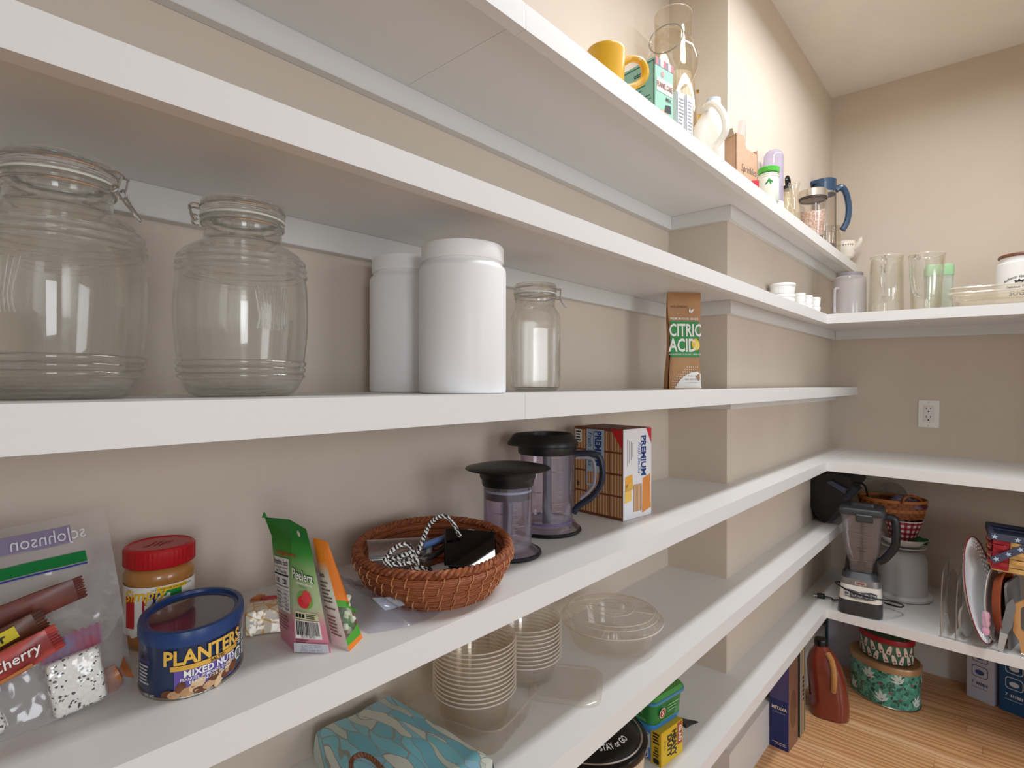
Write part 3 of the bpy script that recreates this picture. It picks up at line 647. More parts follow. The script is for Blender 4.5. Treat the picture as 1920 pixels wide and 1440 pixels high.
# --- marbled nougat brick and red sweets ----------------------------------
t = thing('candy_brick', 'white and yellow marbled sweet brick in cellophane beside the nut can', 'sweet', (-.628, .285, zD), R(65))
MB().box(-.021, .021, -.017, .017, .001, .027, .003, 2).obj('brick', voro_mat('marbled_candy', ['f0e6cf', 'eadfc6', 'f2e9d6'], 90., .5, edge='e0a63a', ew=.06, stretch=(1, 1, .7)), t)
MB().grid(lambda a, b: Vector((-.032+.064*a, -.024+.048*b, .028 - .024*max(0, max(abs(a-.5)-.33, abs(b-.5)-.36)*7)**.7 + .0015*noise.noise(Vector((a*9, b*7, 0))))), 22, 18).obj('cellophane', film('cellophane', 'ffffff', .02, rough=.08, refl=.8, bump=.2, bscale=70), t)
t = thing('sweet_bag', 'clear crumpled packet of red wrapped sweets behind the green pouch', 'sweet packet', (-.672, .322, zD), R(55))
for k, (x, y, m) in enumerate(((-.012, 0, PRR), (.006, .004, mat('print_amber', 'd0762a', .4)), (.020, -.002, mat('print_plum', '8c2440', .4)), (-.026, .005, mat('print_amber', 'd0762a', .4)))):
    MB().box(-.009, .009, -.006, .006, 0, .015, .003, 2).obj('wrapped_sweet', m, t, loc=(x, y, .001), rot=(0, 0, .4*k))
MB().grid(lambda a, b: Vector((-.045+.09*a, .004*math.cos(b*5)-.004 + .006*noise.noise(Vector((a*5, b*5, 2))) - .012*(1-b)*math.sin(PI*a), .002+.045*b*(1-.5*abs(a-.45)))), 20, 14).obj('cellophane', film('cellophane', 'ffffff', .03), t)
# --- green fruit sweets pouch ---------------------------------------------
def bil(A, B, TA, TB, off=.0006, bow=0.):
    A, B, TA, TB = map(Vector, (A, B, TA, TB)); n = (B-A).cross(TA-A).normalized()
    return lambda u, v: (A*(1-u)+B*u)*(1-v) + (TA*(1-u)+TB*u)*v + n*(off + bow*math.sin(PI*min(max(v, 0), 1))*math.sin(PI*min(max(u, 0), 1)))
O = Vector((-.562, .292, zD))
def L_(p): return Vector(p) - O
Ab, Bb, Cb, Db = L_((-.595, .2865, zD)), L_((-.552, .2805, zD)), L_((-.522, .3045, zD)), L_((-.566, .313, zD))
Am, Bm, Cm = L_(at(509, 1004, 0, -.610)), L_(at(546, 1010, 0, -.572)), L_(at(584, 1030, 0, -.546))
At, Bt, Ct = L_(at(496, 970, 0, -.622)), L_(at(540, 974, 0, -.586)), L_(at(574, 992, 0, -.556))
t = thing('sweets_pouch', 'green and pink pouch of fruit sweets with nutrition facts panel', 'sweet packet', O)
GRAD = ramp_mat('pouch_gradient', [(0, 'd9899b'), (.20, 'd9899b'), (.36, 'b7c79f'), (.58, 'a9c58c'), (.78, '3f9a3c'), (.90, '1c7a2a')], 'Z', .35, 8.)
p1 = bil(Ab, Bb, Am, Bm, 0, .002); p2 = bil(Bb, Cb, Bm, Cm, 0, .003); mb = MB()
mb.grid(p1, 10, 16).grid(p2, 10, 16).grid(bil(Am, Bm, At, Bt, 0), 6, 4).grid(bil(Bm, Cm, Bt, Ct, 0), 6, 4)
mb.grid(bil(Cb, Db, Cm, Cm*.5+Bm*.5+Vector((-.004, .004, 0)), 0), 6, 10).grid(bil(Db, Ab, Cm*.5+Bm*.5+Vector((-.004, .004, 0)), Am, 0), 6, 10)
mb.grid(bil(Cm, Cm*.5+Bm*.5+Vector((-.004, .004, 0)), Ct, Bt+Vector((0, .001, 0)), 0), 3, 3).grid(bil(Cm*.5+Bm*.5+Vector((-.004, .004, 0)), Am, Bt+Vector((0, .001, 0)), At+Vector((0, .001, 0)), 0), 3, 3)
mb.add([Ab, Bb, Cb, Db], [(3, 2, 1, 0)]).obj('pouch_film', GRAD, t, ang=60)
MB().tube([At+Vector((-.001, 0, .006)), At], [.0005, .003], 6).obj('seal_ear', mat('pouch_green', '1c7a2a', .35), t)
W1, W2, HH = .043, .0385, .109
g1 = bil(Ab, Bb, Am, Bm, .0022, .0015); g2 = bil(Bb, Cb, Bm, Cm, .0026, .002)
f1 = lambda x, y: g1(x/W1, y/HH); f2 = lambda x, y: g2(x/W2, y/HH)
e1 = lambda x, y: g1(x/W1, y/HH) + Vector((0, -.0006, 0)); e2 = lambda x, y: g2(x/W2, y/HH) + Vector((.0003, -.0005, 0))
panel(t, .008, .041, .036, .089, f1, mat('label_white', 'ece9e4', .35), 6, 10, 'nutrition_panel')
lettering(t, 'Nutrition Facts', .0082, e1, PRK, .024, .0845, .015, .62); lettering(t, '2 servings per container', .0040, e1, PRK, .025, .0795, 0, .75); lettering(t, 'Size  8 Pieces (30g)', .0040, e1, PRK, .025, .0755, .01, .75)
bars(t, [(.009, .040, .0712, .0728), (.009, .040, .0605, .0612)] + [(.010, .040, .057-.0042*k, .0573-.0042*k) for k in range(5)], e1, PRK, 'rule_lines'); lettering(t, '100', .0072, e1, PRK, .0165, .0655, .02, .8); lettering(t, '220', .0072, e1, PRK, .032, .0655, .02, .8)
bars(t, lines(.012, .028, .037, .056, 5, .3, .4, 5) + lines(.030, .039, .037, .056, 5, .3, .5, 6), e1, PRGR); bars(t, lines(.012, .038, .018, .033, 5, .35, .3, 7), e1, mat('print_maroon', '6e3247', .5))
lettering(t, 'The Original Candy Inc', .0058, e1, PRR, .036, .094, .02, .8)
lettering(t, 'Peelerz', .0135, lambda x, y: f2(x, y), mat('print_dkgreen', '1f6b2c', .4), .018, .0765, .06, .8); lettering(t, 'Peelerz', .0135, lambda x, y: e2(x, y) + Vector((.0003, -.0003, 0)), PRW, .018, .0765, .015, .8)
lettering(t, 'peelable gummy', .0036, e2, PRW, .020, .0690, .02); lettering(t, 'MANGO', .0030, e2, PRG, .018, .0655)
shape2d(t, ell(.0185, .0525, .0105, .0090, 20), f2, mat('print_lime', '7fae4a', .4), 'printed_leaf'); shape2d(t, ell(.0165, .0505, .0078, .0062, 18), e2, mat('print_fruit', 'd8323a', .3), 'printed_fruit')
shape2d(t, [(.0145, .0545), (.0175, .0610), (.0225, .0635), (.0272, .0610), (.0282, .0545), (.024, .0500), (.018, .0500)], lambda x, y: e2(x, y)+Vector((.0002, -.0003, 0)), mat('print_fruit2', 'e0444a', .3), 'printed_fruit')
panel(t, .004, .032, .033, .040, f2, mat('print_cream', 'd9dcae', .5), 2, 2, 'social_panel'); bars(t, [(.005, .008, .0345, .0385), (.009, .012, .0345, .0385), (.013, .016, .0345, .0385)] + lines(.018, .031, .034, .0395, 3), e2, PRK, 'social_icons')
panel(t, .003, .033, .014, .032, f2, PRW, 3, 3, 'barcode_field'); rn = random.Random(5); xs = .005; bb_ = []
while xs < .031:
    w_ = rn.choice((.0004, .0007, .0011)); bb_.append((xs, xs+w_, .0175, .0312)); xs += w_ + rn.choice((.0004, .0007))
bars(t, bb_, e2, PRK, 'barcode', 1); lettering(t, '70179 08751', .0036, e2, PRK, .018, .0158, 0, .9); bars(t, lines(.003, .018, .010, .0135, 2), e2, mat('print_maroon', '6e3247', .5))
panel(t, .0005, W2-.0005, .0006, .0095, f2, mat('print_silver', 'c9cbd4', .4), 3, 2, 'date_field'); lettering(t, 'JUN 22 2027', .0040, e2, mat('print_faint', 'a5a7b2', .5), .020, .0066); lettering(t, 'JM25 LA6 01C', .0040, e2, mat('print_faint', 'a5a7b2', .5), .020, .0026)
shape2d(t, ell(.5, .5, .08, .16, 12), bil(Bm, Cm, Bt, Ct, .0008), mat('hang_hole', 'c8c2b8', .6), 'hang_hole')
# --- orange pouch ---------------------------------------------------------
O = Vector((-.535, .33, zD)); t = thing('sweets_pouch', 'orange and green pouch with clear window leaning behind the green pouch', 'sweet packet', O)
def A_(x, y, ax, v): return at(x, y, ax, v) - O
Lb, Fb, Rb = A_(622, 1206, 2, zD), A_(655, 1222, 2, zD), A_(680, 1196, 2, zD)
Lt, Mt, Rt = A_(586, 1008, 0, -.590), A_(600, 1012, 0, -.582), A_(614, 1016, 0, -.574)
Bk = (Lb+Rb)/2 + Vector((-.012, .016, 0))
ORW = ramp_mat('orange_pouch', [(0, 'e8e4dd'), (.45, 'e8e4dd'), (.62, 'c9b7a4'), (.72, 'e8842a'), (.9, 'e8842a')], 'Z', .35, 9.)
MB().grid(bil(Lb, Fb, Lt, Mt, 0, .003), 10, 16).obj('text_panel', ORW, t, ang=60)
s1 = bil(Fb, Rb, Mt, Rt, 0, .004); ORM = mat('pouch_orange', 'e8802a', .35); LIM = mat('pouch_lime', '4f9f35', .35)
MB().grid(lambda a, b: s1(a, .44 + .56*b - .10*a*(1-b)), 8, 10).obj('orange_panel', ORM, t, ang=60)
MB().grid(lambda a, b: s1(a, .38 + .06*b - .10*a), 8, 2).obj('lime_band', LIM, t, ang=60)
MB().grid(lambda a, b: s1(a, .10 + .28*b - .05*a*(b*2-1) - .05*a*b), 8, 6).obj('clear_window', film('pouch_window', 'f4f8ee', .06, refl=1.2), t, ang=60)
MB().grid(lambda a, b: s1(a, .045 + .055*b + .05*a*b), 8, 3).obj('lime_band', LIM, t, ang=60); MB().grid(lambda a, b: s1(a, .045*b - .03*(1-b)*(1 if .2 < a else 0)*0), 8, 3).obj('orange_foot', ORM, t, ang=60)
MB().grid(bil(Rb, Bk, Rt, Mt+Vector((0, .001, 0)), 0), 4, 10).grid(bil(Bk, Lb, Mt+Vector((0, .001, 0)), Lt, 0), 4, 10).obj('back_panel', ORM, t, ang=60)
rn = random.Random(9)
for k in range(7):
    c = s1(.25+.5*rn.random(), .14+.05*k/1.6) - Vector((.008, -.004, 0)); ang = rn.random()*3
    MB().tube(smooth_path([c + Vector((0, .006*math.cos(ang), .009*math.sin(ang))), c + Vector((-.002, 0, .002)), c - Vector((0, .006*math.cos(ang), .009*math.sin(ang)))], 4), .003, 7).obj('gummy_stick', mat('gummy_green', '3f7a2c', .3) if k % 2 else mat('gummy_white', 'e6ead8', .4), t)
g3 = bil(Lb, Fb, Lt, Mt, .0016, .003); f3 = lambda x, y: g3(x/.035, y/.115)
bars(t, lines(.008, .030, .012, .034, 6, .35, .3, 3) + [(.006, .032, .040, .0415)] + lines(.008, .032, .046, .070, 6, .4, .3, 8), f3, mat('print_brownish', '6b5548', .5))
lettering(t, 'facts', .007, f3, PRK, .020, .076, .02)
# --- film bag under the basket --------------------------------------------
FILMB = film('crumpled_film', 'f3f4fb', .14, 'c6cbdc', .16, 1.0, bump=.9, bscale=30)
t = thing('plastic_film_bag', 'empty crumpled clear plastic bag tucked under the woven basket', 'plastic bag', (-.60, .44, zD))
def fb(a, b):
    y = -.085 + .165*a; x = -.085 + .155*b + .02*math.sin(a*4)*b; h = .004 + .030*math.exp(-((a-.12)/.18)**2)*(1-.35*b) + .009*abs(noise.noise(Vector((a*7, b*7, 1))))
    if a > .42: h = .002 + .002*abs(noise.noise(Vector((a*9, b*9, 1))))
    return Vector((x, y, h*max(.04, min(1, 9*min(a, 1-a, b, 1-b)))))
MB().grid(fb, 40, 36).obj('film_sheet', FILMB, t, ang=70)
lp = at(735, 1135, 2, zD+.012) - Vector((-.60, .44, zD))
MB().grid(lambda a, b: lp + Vector((.018*(b-.5)+.004*a, -.022+.034*a*(1-.25*b)+.006*b, .001+.012*(1-b)*(1-a*.6))), 8, 8).obj('paper_sticker', mat('sticker_pale', 'cfdbe6', .5), t)
# --- woven coil basket ----------------------------------------------------
BC = Vector((-.598, .507, zD)); t = thing('coil_basket', 'round brown coiled pine needle basket with stitched rim full of odds and ends', 'basket', BC, (R(1.5), R(2), 0))
COIL = wave_mat('coil_fibre', '824022', 'b2693d', 60., 4., .5, 'Z', 3., stretch=(.5, .5, 3), bump=.5, lo=.1, hi=.9)
STI = mat('stitch_fibre', 'd9a074', .5, col2='bd7c4f', nscale=60); RIMF = mat('rim_fibre', '7c3f24', .55, col2='a86238', nscale=90, bump=.5, bscale=300)
va = math.atan2(.507, -.598)
def bov(a): return 1 + .13*math.cos(a-va)**2
NCO = 5; coils = []
for k in range(NCO):
    v = k/(NCO-1); rr = .080 + .022*v**.8; zc_ = .0068 + .0102*k; coils.append((rr, zc_))
    prof = [(rr + .0080*math.cos(2*PI*j/10), zc_ + .0066*math.sin(2*PI*j/10)) for j in range(11)]
    MB().lathe(prof, 72, bov).obj('coil', COIL, t)
MB().lathe([(0, .001), (.078, .001), (.080, .005), (0, .006)], 48, bov).obj('basket_floor', COIL, t)
mb = MB(); rn = random.Random(2)
for (rr, zc_) in coils:
    n = 38
    for j in range(n):
        a = 2*PI*(j + rn.random()*.3)/n; p = []
        for k in range(7):
            th = R(-95 + 190*k/6); aa = a + .05*(k/6-.5); q = (rr + .0086*math.cos(th))*bov(aa)
            p.append((q*math.cos(aa), q*math.sin(aa), zc_ + .0074*math.sin(th)))
        mb.tube(p, .00085, 4, cap=False)
mb.obj('stitching', STI, t, kind='stuff')
rr, zc_ = coils[-1]; mb = MB()
for ph in (0, 2*PI/3, 4*PI/3):
    n = 220; mb.tube([((rr+.001+.0042*math.cos(30*2*PI*j/n+ph))*bov(2*PI*j/n)*math.cos(2*PI*j/n), (rr+.001+.0042*math.cos(30*2*PI*j/n+ph))*bov(2*PI*j/n)*math.sin(2*PI*j/n), zc_+.0085+.0032*math.sin(30*2*PI*j/n+ph)) for j in range(n)], .0030, 6, closed=True)
mb.obj('braided_rim', RIMF, t)
# things in the basket
bz = zD + .006
t = thing('plastic_tumbler', 'clear plastic tumbler lying on its side in the coil basket', 'tumbler', BC + Vector((-.035, -.036, .038)), (R(90), R(6), R(-28)))
MB().lathe([(0, -.045), (.021, -.045), (.023, -.043), (.0265, .040), (.0275, .0415), (.0262, .042), (.022, -.041), (0, -.042)], 40).obj('cup_wall', film('clear_tumbler', 'fbf9f6', .05, rough=.05, refl=1.6, edge='d6d0c8'), t)
t = thing('marker_pen', 'grey marker pen poking out of the clear tumbler in the basket', 'pen', BC + Vector((-.043, -.043, .031)), (R(90), R(6), R(-30)))
MB().lathe([(0, -.055), (.0045, -.055), (.0065, -.046), (.0068, -.006)], 20).lathe([(.0075, -.006), (.0075, .045), (.006, .048), (0, .048)], 20).obj('pen_barrel', mat('grey_marker', '9aa3ab', .4), t)
t = thing('smartphone', 'black switched-off smartphone leaning in the coil basket', 'phone', BC + Vector((.036, .036, .046)), (R(-50), R(8), R(55)))
MB().box(-.037, .037, -.004, .004, -.032, .032, .0035, 3).obj('phone_body', BLKG, t)
panel(t, -.034, .034, -.029, .029, planar((0, -.004, 0), (1, 0, 0), (0, 0, 1), .0003), mat('phone_glass', '060608', .04), name='screen')
bars(t, [(-.004, .006, .0292, .0304)], planar((0, -.004, 0), (1, 0, 0), (0, 0, 1), .0005), PRGR, 'speaker_slot')
CORD = wave_mat('braided_cord', '1a1a1c', 'e9e6e2', 95., 5., .7, 'DIAGONAL', 2., lo=.45, hi=.55)
def BP(px_, py_, x): return at(px_, py_, 0, x)
t = thing('braided_cord', 'black and white braided cord looping out of the coil basket', 'cord', BC + Vector((0, 0, .03)))
o_ = t.location
pts = [BP(862, 1005, -.575), BP(845, 975, -.575), BP(825, 968, -.575), BP(805, 985, -.575), BP(790, 1018, -.572), BP(778, 1045, -.566), BP(772, 1030, -.562), BP(762, 1021, -.56), BP(742, 1026, -.558), BP(722, 1050, -.556), BP(735, 1058, -.553), BP(765, 1056, -.55), BP(780, 1050, -.55), BP(784, 1062, -.548), BP(800, 1068, -.545), BP(770, 1066, -.545)]
MB().tube(smooth_path([p - o_ for p in pts], 7), .0029, 8).obj('cord_strand', CORD, t)
MB().tube(smooth_path([p - o_ for p in (BP(722, 1052, -.560), BP(745, 1046, -.562), BP(770, 1036, -.564), BP(765, 1050, -.557), BP(730, 1060, -.553))], 7), .0029, 8).obj('cord_strand', CORD, t)
for lab_, pp, m_ in (('dark blue cable lying at the bottom of the coil basket', [(792, 1035, -.60), (815, 1020, -.61), (840, 1010, -.62), (862, 1000, -.63)], mat('navy_cable', '24304e', .4)), ('light blue cable lying across the coil basket', [(790, 1024, -.59), (812, 1016, -.60), (832, 1008, -.61)], mat('blue_cable', '5d7fb5', .4)),
                     ('black cable curled beside the phone in the coil basket', [(795, 1048, -.58), (812, 1042, -.585), (830, 1030, -.60), (850, 1012, -.62)], BLK)):
    t = thing('usb_cable', lab_, 'cable', BC + Vector((0, 0, .02))); MB().tube(smooth_path([BP(*p) - t.location for p in pp], 6), .0042, 8).obj('cable', m_, t)
    MB().box(-.004, .004, -.008, .008, -.003, .003, .001, 1).obj('plug', mat('plug_metal', 'b5b5ba', .3, .8), t, loc=BP(*pp[0]) - t.location, rot=(0, 0, .5))
t = thing('charger_block', 'small black charger with grey label at the bottom of the coil basket', 'charger', BC + Vector((.030, -.012, .020)), (0, R(-12), R(60)))
MB().box(-.014, .014, -.020, .020, -.012, .012, .003, 2).obj('charger_body', BLKG, t); MB().box(-.010, .010, -.0125, .0125, .0118, .0126).obj('charger_label', mat('charger_label', 'c7c5c9', .4), t)
# --- food processor cups --------------------------------------------------
SMOKE = film('smoky_lavender_plastic', 'faf6fa', .05, 'e2dae8', .06, 1.2, edge='cfc8d4'); SHAFT = mat('navy_shaft', '20253a', .35)
def stripes(t, r, z0, n, dz, a0, m):
    f = cyl(r, a0, 0, .0004); bars(t, [(-.004 if k % 2 else -.007, .004, z0+dz*k, z0+dz*k+.0008) for k in range(n)], f, m, 'measure_marks', 3)
t = thing('chopper_cup', 'small clear chopper cup with wide black disc lid beside the coil basket', 'blender cup', (-.612, .676, zD), R(0))
MB().lathe([(.036, .008), (.0395, .012), (.0405, .116), (.0395, .1165), (.0380, .014), (0, .011)], 56).obj('cup_wall', SMOKE, t)
MB().lathe([(.040, .016), (.048, .009), (.0525, .006), (.0525, .004), (.045, .006), (.036, .009)], 56).obj('foot_flare', SMOKE, t)
MB().lathe([(.0500, 0), (.0548, .001), (.0560, .0035), (.0548, .0062), (.0520, .0068), (.048, .004), (.0500, 0)], 56).obj('rubber_foot', BLKG, t)
MB().lathe([(.0405, .113), (.0418, .113), (.0425, .117), (.0430, .122), (.0455, .125), (.0462, .128), (.0462, .133), (.0468, .135), (.062, .1375), (.0695, .1395), (.0700, .1405), (.0690, .1415), (.050, .1455), (.025, .1465), (.008, .1470), (0, .1472)], 64).obj('disc_lid', BLK, t)
MB().lathe([(.0372, .092), (.0388, .092), (.0388, .112), (0, .112), (0, .092), (.0372, .092)], 48).obj('stopper', BLK, t); MB().lathe([(.0390, .103), (.0394, .1035), (.0394, .1065), (.0390, .107)], 48).obj('seal_ring', mat('seal_blue', '9fb2c6', .4), t)
MB().lathe([(.0085, .012), (.0085, .092)], 16).obj('shaft', SHAFT, t); MB().box(-.0105, .0105, -.0085, .0085, .016, .092, .002, 1).obj('shaft_sleeve', film('clear_sleeve', 'eef1fa', .06, refl=1.3), t)
for z_, s_ in ((.045, 1), (.062, -1)):
    MB().prism([(0, -.003), (.014, -.006), (.028, -.001), (.014, .003), (0, .004)], z_, z_+.0008).obj('blade', STEEL, t, rot=(0, 0, R(35) if s_ > 0 else R(190)))
stripes(t, .0402, .04, 7, .008, R(-30), PRGR)
t = thing('chopper_pitcher', 'large clear chopper pitcher with black pouring lid and handle', 'blender pitcher', (-.655, .835, zD), R(0))
MB().lathe([(.042, .010), (.0485, .014), (.0515, .150), (.0505, .1505), (.0470, .018), (0, .014)], 56).obj('pitcher_wall', SMOKE, t)
MB().lathe([(.049, .022), (.057, .013), (.0615, .007), (.0615, .005), (.054, .007), (.042, .011)], 56).obj('foot_flare', SMOKE, t)
MB().lathe([(.048, .018), (.0492, .0182), (.0492, .022), (.048, .0222)], 48).obj('violet_base_ring', mat('violet_ring', '6a5f9a', .3), t)
MB().lathe([(.0590, 0), (.0640, .001), (.0655, .0035), (.0640, .0062), (.0610, .0068), (.057, .004), (.0590, 0)], 56).obj('rubber_foot', BLKG, t)
sp = lambda a: 1 + .30*max(0, math.cos(a - R(222)))**14
MB().lathe([(.0500, .146), (.0545, .1465), (.0555, .149), (.0560, .160), (.0582, .162)], 64).lathe([(.0582, .162), (.0585, .166), (.0560, .172), (.0500, .182), (.0470, .1845), (.0455, .1840), (.0440, .176), (0, .174)], 96, sp).obj('pouring_lid', BLK, t)
MB().lathe([(.0095, .014), (.0090, .05), (.0080, .146)], 16).obj('shaft', SHAFT, t)
for z_, r_ in ((.05, 40), (.07, 215), (.11, 20)): MB().prism([(0, -.003), (.016, -.006), (.034, -.001), (.016, .003), (0, .004)], z_, z_+.0008).obj('blade', STEEL, t, rot=(0, 0, R(r_)))
ha = R(33); hd = Vector((math.cos(ha), math.sin(ha), 0)); up = Vector((0, 0, 1))
def H_(r_, z_): return hd*r_ + up*z_
hp = smooth_path([H_(.052, .146), H_(.082, .147), H_(.098, .141), H_(.104, .118), H_(.101, .090), H_(.085, .066), H_(.060, .048), H_(.050, .034)], 6)
MB().tube(hp, .0062, 10).obj('handle', mat('navy_handle', '1c2132', .35), t); MB().tube([p - hd*.009 for p in smooth_path([H_(.064, .139), H_(.088, .139), H_(.097, .130), H_(.099, .103), H_(.093, .082), H_(.072, .061)], 6)], .0035, 8).obj('handle_lining', mat('handle_grey', '8d8791', .35), t)
stripes(t, .0505, .045, 9, .009, R(-25), PRGR)
# --- cracker box ----------------------------------------------------------
t = thing('cracker_box', 'saltine cracker carton with red corner flashes at the bump-out', 'food box', (-.580, .987, zD), R(-6))
w_, d_, h_ = .100, .130, .186           # local: corner at origin, +y along white side, -x along picture side
CARD = mat('carton_brown_print', '6e3c22', .55); mb = MB().box(-d_, 0, 0, w_, 0, h_, .0008, 1); mb.obj('carton', CARD, t)
fs = planar((0, w_/2, 0), (0, 1, 0), (0, 0, 1), .0004); fl_ = planar((-d_/2, 0, 0), (1, 0, 0), (0, 0, 1), .0004); fs2 = planar((0, w_/2, 0), (0, 1, 0), (0, 0, 1), .0008); fl2 = planar((-d_/2, 0, 0), (1, 0, 0), (0, 0, 1), .0009)
panel(t, -w_/2+.0006, w_/2-.0006, .0006, h_-.0006, fs, mat('carton_white', 'e4e3e6', .5), name='white_side')
BLUT = mat('print_blue', '1d3f86', .5); lettering(t, 'PREMIUM', .0235, fs2, BLUT, .020, .128, .03, .88, rot=R(-90)); lettering(t, 'Fresh Stacks', .0130, fs2, mat('print_lightblue', '3f78b8', .5), .005, .125, .0, 1., rot=R(-90), shear=.2); bars(t, [(.0112, .0122, .088, .168)], fs2, BLUT)
bars(t, [(-.036+.006*k, -.0345+.006*k, .110+.006*k, .165-.003*k) for k in range(4)], fs2, PRGR)
shape2d(t, [(.049, h_-.001), (.030, h_-.001), (.049, h_-.034)], fs2, PRR, 'red_corner')
for k, (x, y, a, b, m_) in enumerate(((-.030, .075, .014, .017, mat('cheese_yellow', 'e9a83a', .5)), (-.033, .055, .012, .02, mat('cheese_pale', 'efc45c', .5)), (.032, .048, .016, .040, mat('cheese_orange', 'd98a3e', .5)))): shape2d(t, [(x-a, y-b), (x+a, y-b*.8), (x+a*.8, y+b), (x-a*.9, y+b*.8)], fs2, m_, 'printed_cheese')
CRK = wave_mat('printed_crackers', '9c6a42', 'd2a477', 42., .6, .55, 'X', 2., lo=.25, hi=.75); CRKY = wave_mat('printed_crackers_side', 'a9774c', 'd8b48c', 70., .6, .55, 'Y', 2.)
panel(t, -.014, .014, .014, .070, planar((0, w_/2, 0), (0, 1, 0), (0, 0, 1), .0012), CRKY, name='printed_cracker_stack')
for j in range(4):
    for k in range(4):
        x0 = -d_/2 + .004 + k*.0312; y0 = .006 + j*.0445
        panel(t, x0, x0+.0290, y0, y0+.0405, fl_, CRK, name='printed_cracker_row')
panel(t, -.030, .018, .062, h_-.004, fl2, mat('carton_pale_blue', 'a9bccb', .5), name='blue_field'); fl3 = planar((-d_/2, 0, 0), (1, 0, 0), (0, 0, 1), .0013)
lettering(t, 'PREMIUM', .024, fl3, BLUT, .001, .142, .03, .75, rot=R(-90)); lettering(t, 'Fresh Stacks', .016, fl3, BLUT, -.020, .140, 0, .9, rot=R(-90), shear=.2); bars(t, [(-.0105, -.009, .09, .178)], fl3, BLUT)
panel(t, -.026, .014, .066, .092, fl3, CRK, name='printed_cracker_row'); shape2d(t, [(d_/2-.001, h_-.001), (d_/2-.030, h_-.001), (d_/2-.001, h_-.042)], fl3, PRR, 'red_corner')
panel(t, -d_/2+.004, -d_/2+.022, h_-.034, h_-.006, fl2, mat('label_white', 'ece9e4', .35), name='nutrition_patch'); bars(t, lines(-d_/2+.006, -d_/2+.020, h_-.032, h_-.008, 4, .5), fl3, PRK)
lettering(t, '8', .016, fl3, PRK, -d_/2+.012, .062, .02)
bars(t, [(-d_, 0, w_/2-.0006, w_/2+.0006)], planar((0, 0, h_), (1, 0, 0), (0, 1, 0), .0004), mat('carton_seam', '6a4428', .6), 'top_flap_seam')

# ================================================================== shelf E
zE = ZS['E']
CLR = film('clear_container_plastic', 'fefdfb', .045, 'fbf7f1', .05, .75, edge='f4efe8'); CLR2 = film('clear_lid_plastic', 'fdfcfa', .09, 'fbf7f1', .05, 1.1, edge='ece6de')
# teal patterned gift bag lying flat
t = thing('gift_bag', 'teal and cream patterned paper gift bag lying flat with twine handle', 'gift bag', (-.62, .50, zE))
TEAL = voro_mat('teal_leaf_print', ['6fb3c4', '84c3d2', '8ab9cf', 'c9cfc4', '79bcc8', 'b9c6bd'], 46., .45, edge='8f9690', ew=.03, stretch=(.33, 1.5, .3), rot=(0, 0, R(-16)), warp=.035, wscale=16.)
def gb(a, b, s):
    y = -.098 + .125*a + .02*(1-b)*0; x = -.108 + .225*b; z = .050 + .012*math.sin(PI*a)*math.sin(PI*min(1, b*1.2)) + .004*noise.noise(Vector((a*3, b*4, 0)))
    return Vector((x, y + .012*b*0, z if s else .002))
mb = MB(); n = 16
mb.grid(lambda a, b: gb(a, b, 1), n, n)
mb.grid(lambda a, b: Vector((gb(0, a, 1).x, gb(0, a, 1).y - .004*math.sin(PI*b), .002+(gb(0, a, 1).z-.002)*b)), n, 4).grid(lambda a, b: Vector((gb(1, a, 1).x, gb(1, a, 1).y + .004*math.sin(PI*b), .002+(gb(1, a, 1).z-.002)*b)), n, 4)
mb.grid(lambda a, b: Vector((gb(a, 0, 1).x - .004*math.sin(PI*b), gb(a, 0, 1).y, .002+(gb(a, 0, 1).z-.002)*b)), n, 4).grid(lambda a, b: Vector((gb(a, 1, 1).x, gb(a, 1, 1).y, .002+(gb(a, 1, 1).z-.002)*b)), n, 4)
mb.grid(lambda a, b: gb(a, b, 0), 2, 2).obj('paper_bag', TEAL, t, ang=50)
hp_ = at(680, 1440, 2, zE+.064) - t.location
MB().tube(smooth_path([hp_ + Vector((.02, -.016, 0)), hp_ + Vector((0, -.015, .004)), hp_ + Vector((-.014, -.006, .007)), hp_ + Vector((-.014, .007, .007)), hp_ + Vector((0, .014, .004)), hp_ + Vector((.02, .015, 0))], 6), .0030, 8).obj('twine_handle', wave_mat('twine', '5b3a26', '8a5c3c', 120., 3., .7, 'DIAGONAL'), t)
# rectangular tray holding a stack of bowls
def rtray(w0, d0, w1, d1, h, th=.0008):
    rings = []
    for k, (w, d, z) in enumerate(((w0*.94, d0*.94, .0005), (w0, d0, .004), (w1, d1, h-.006), (w1*1.05, d1*1.05, h-.005), (w1*1.07, d1*1.07, h-.001), (w1*1.07, d1*1.07, h-.004))):
        o = rrect(w, d, min(w, d)*.2, 7); o = [((o[i][0]*(1-f_)+o[(i+1) % len(o)][0]*f_), (o[i][1]*(1-f_)+o[(i+1) % len(o)][1]*f_)) for i in range(len(o)) for f_ in [e_/(24 if i % 8 == 7 else 1) for e_ in range(24 if i % 8 == 7 else 1)]]; o2 = []
        for i, p in enumerate(o):
            a = math.atan2(p[1], p[0]); f = 1 + (.010*math.sin(26*a) if 1 <= k <= 2 else 0); o2.append((p[0]*f, p[1]*f, z))
        rings.append(o2)
    return MB().loft(rings, True, False)
t = thing('clear_tray', 'clear rectangular plastic tray holding the tall stack of round bowls', 'food container', (-.640, .622, zE), R(14))
rtray(.150, .135, .172, .150, .052).obj('tray_shell', CLR, t, ang=50)
rib = lambda a: 1 + .010*math.sin(24*a)
def bowl_mesh(r, h):
    p = [(0, .001), (r*.70, .001), (r*.76, .004), (r*.80, .010), (r*.94, h-.004), (r*.955, h-.002), (r, h-.0018), (r, h)]
    mb = MB(); mb.lathe(p[:5], 48, rib); mb.lathe(p[4:], 48); return mb
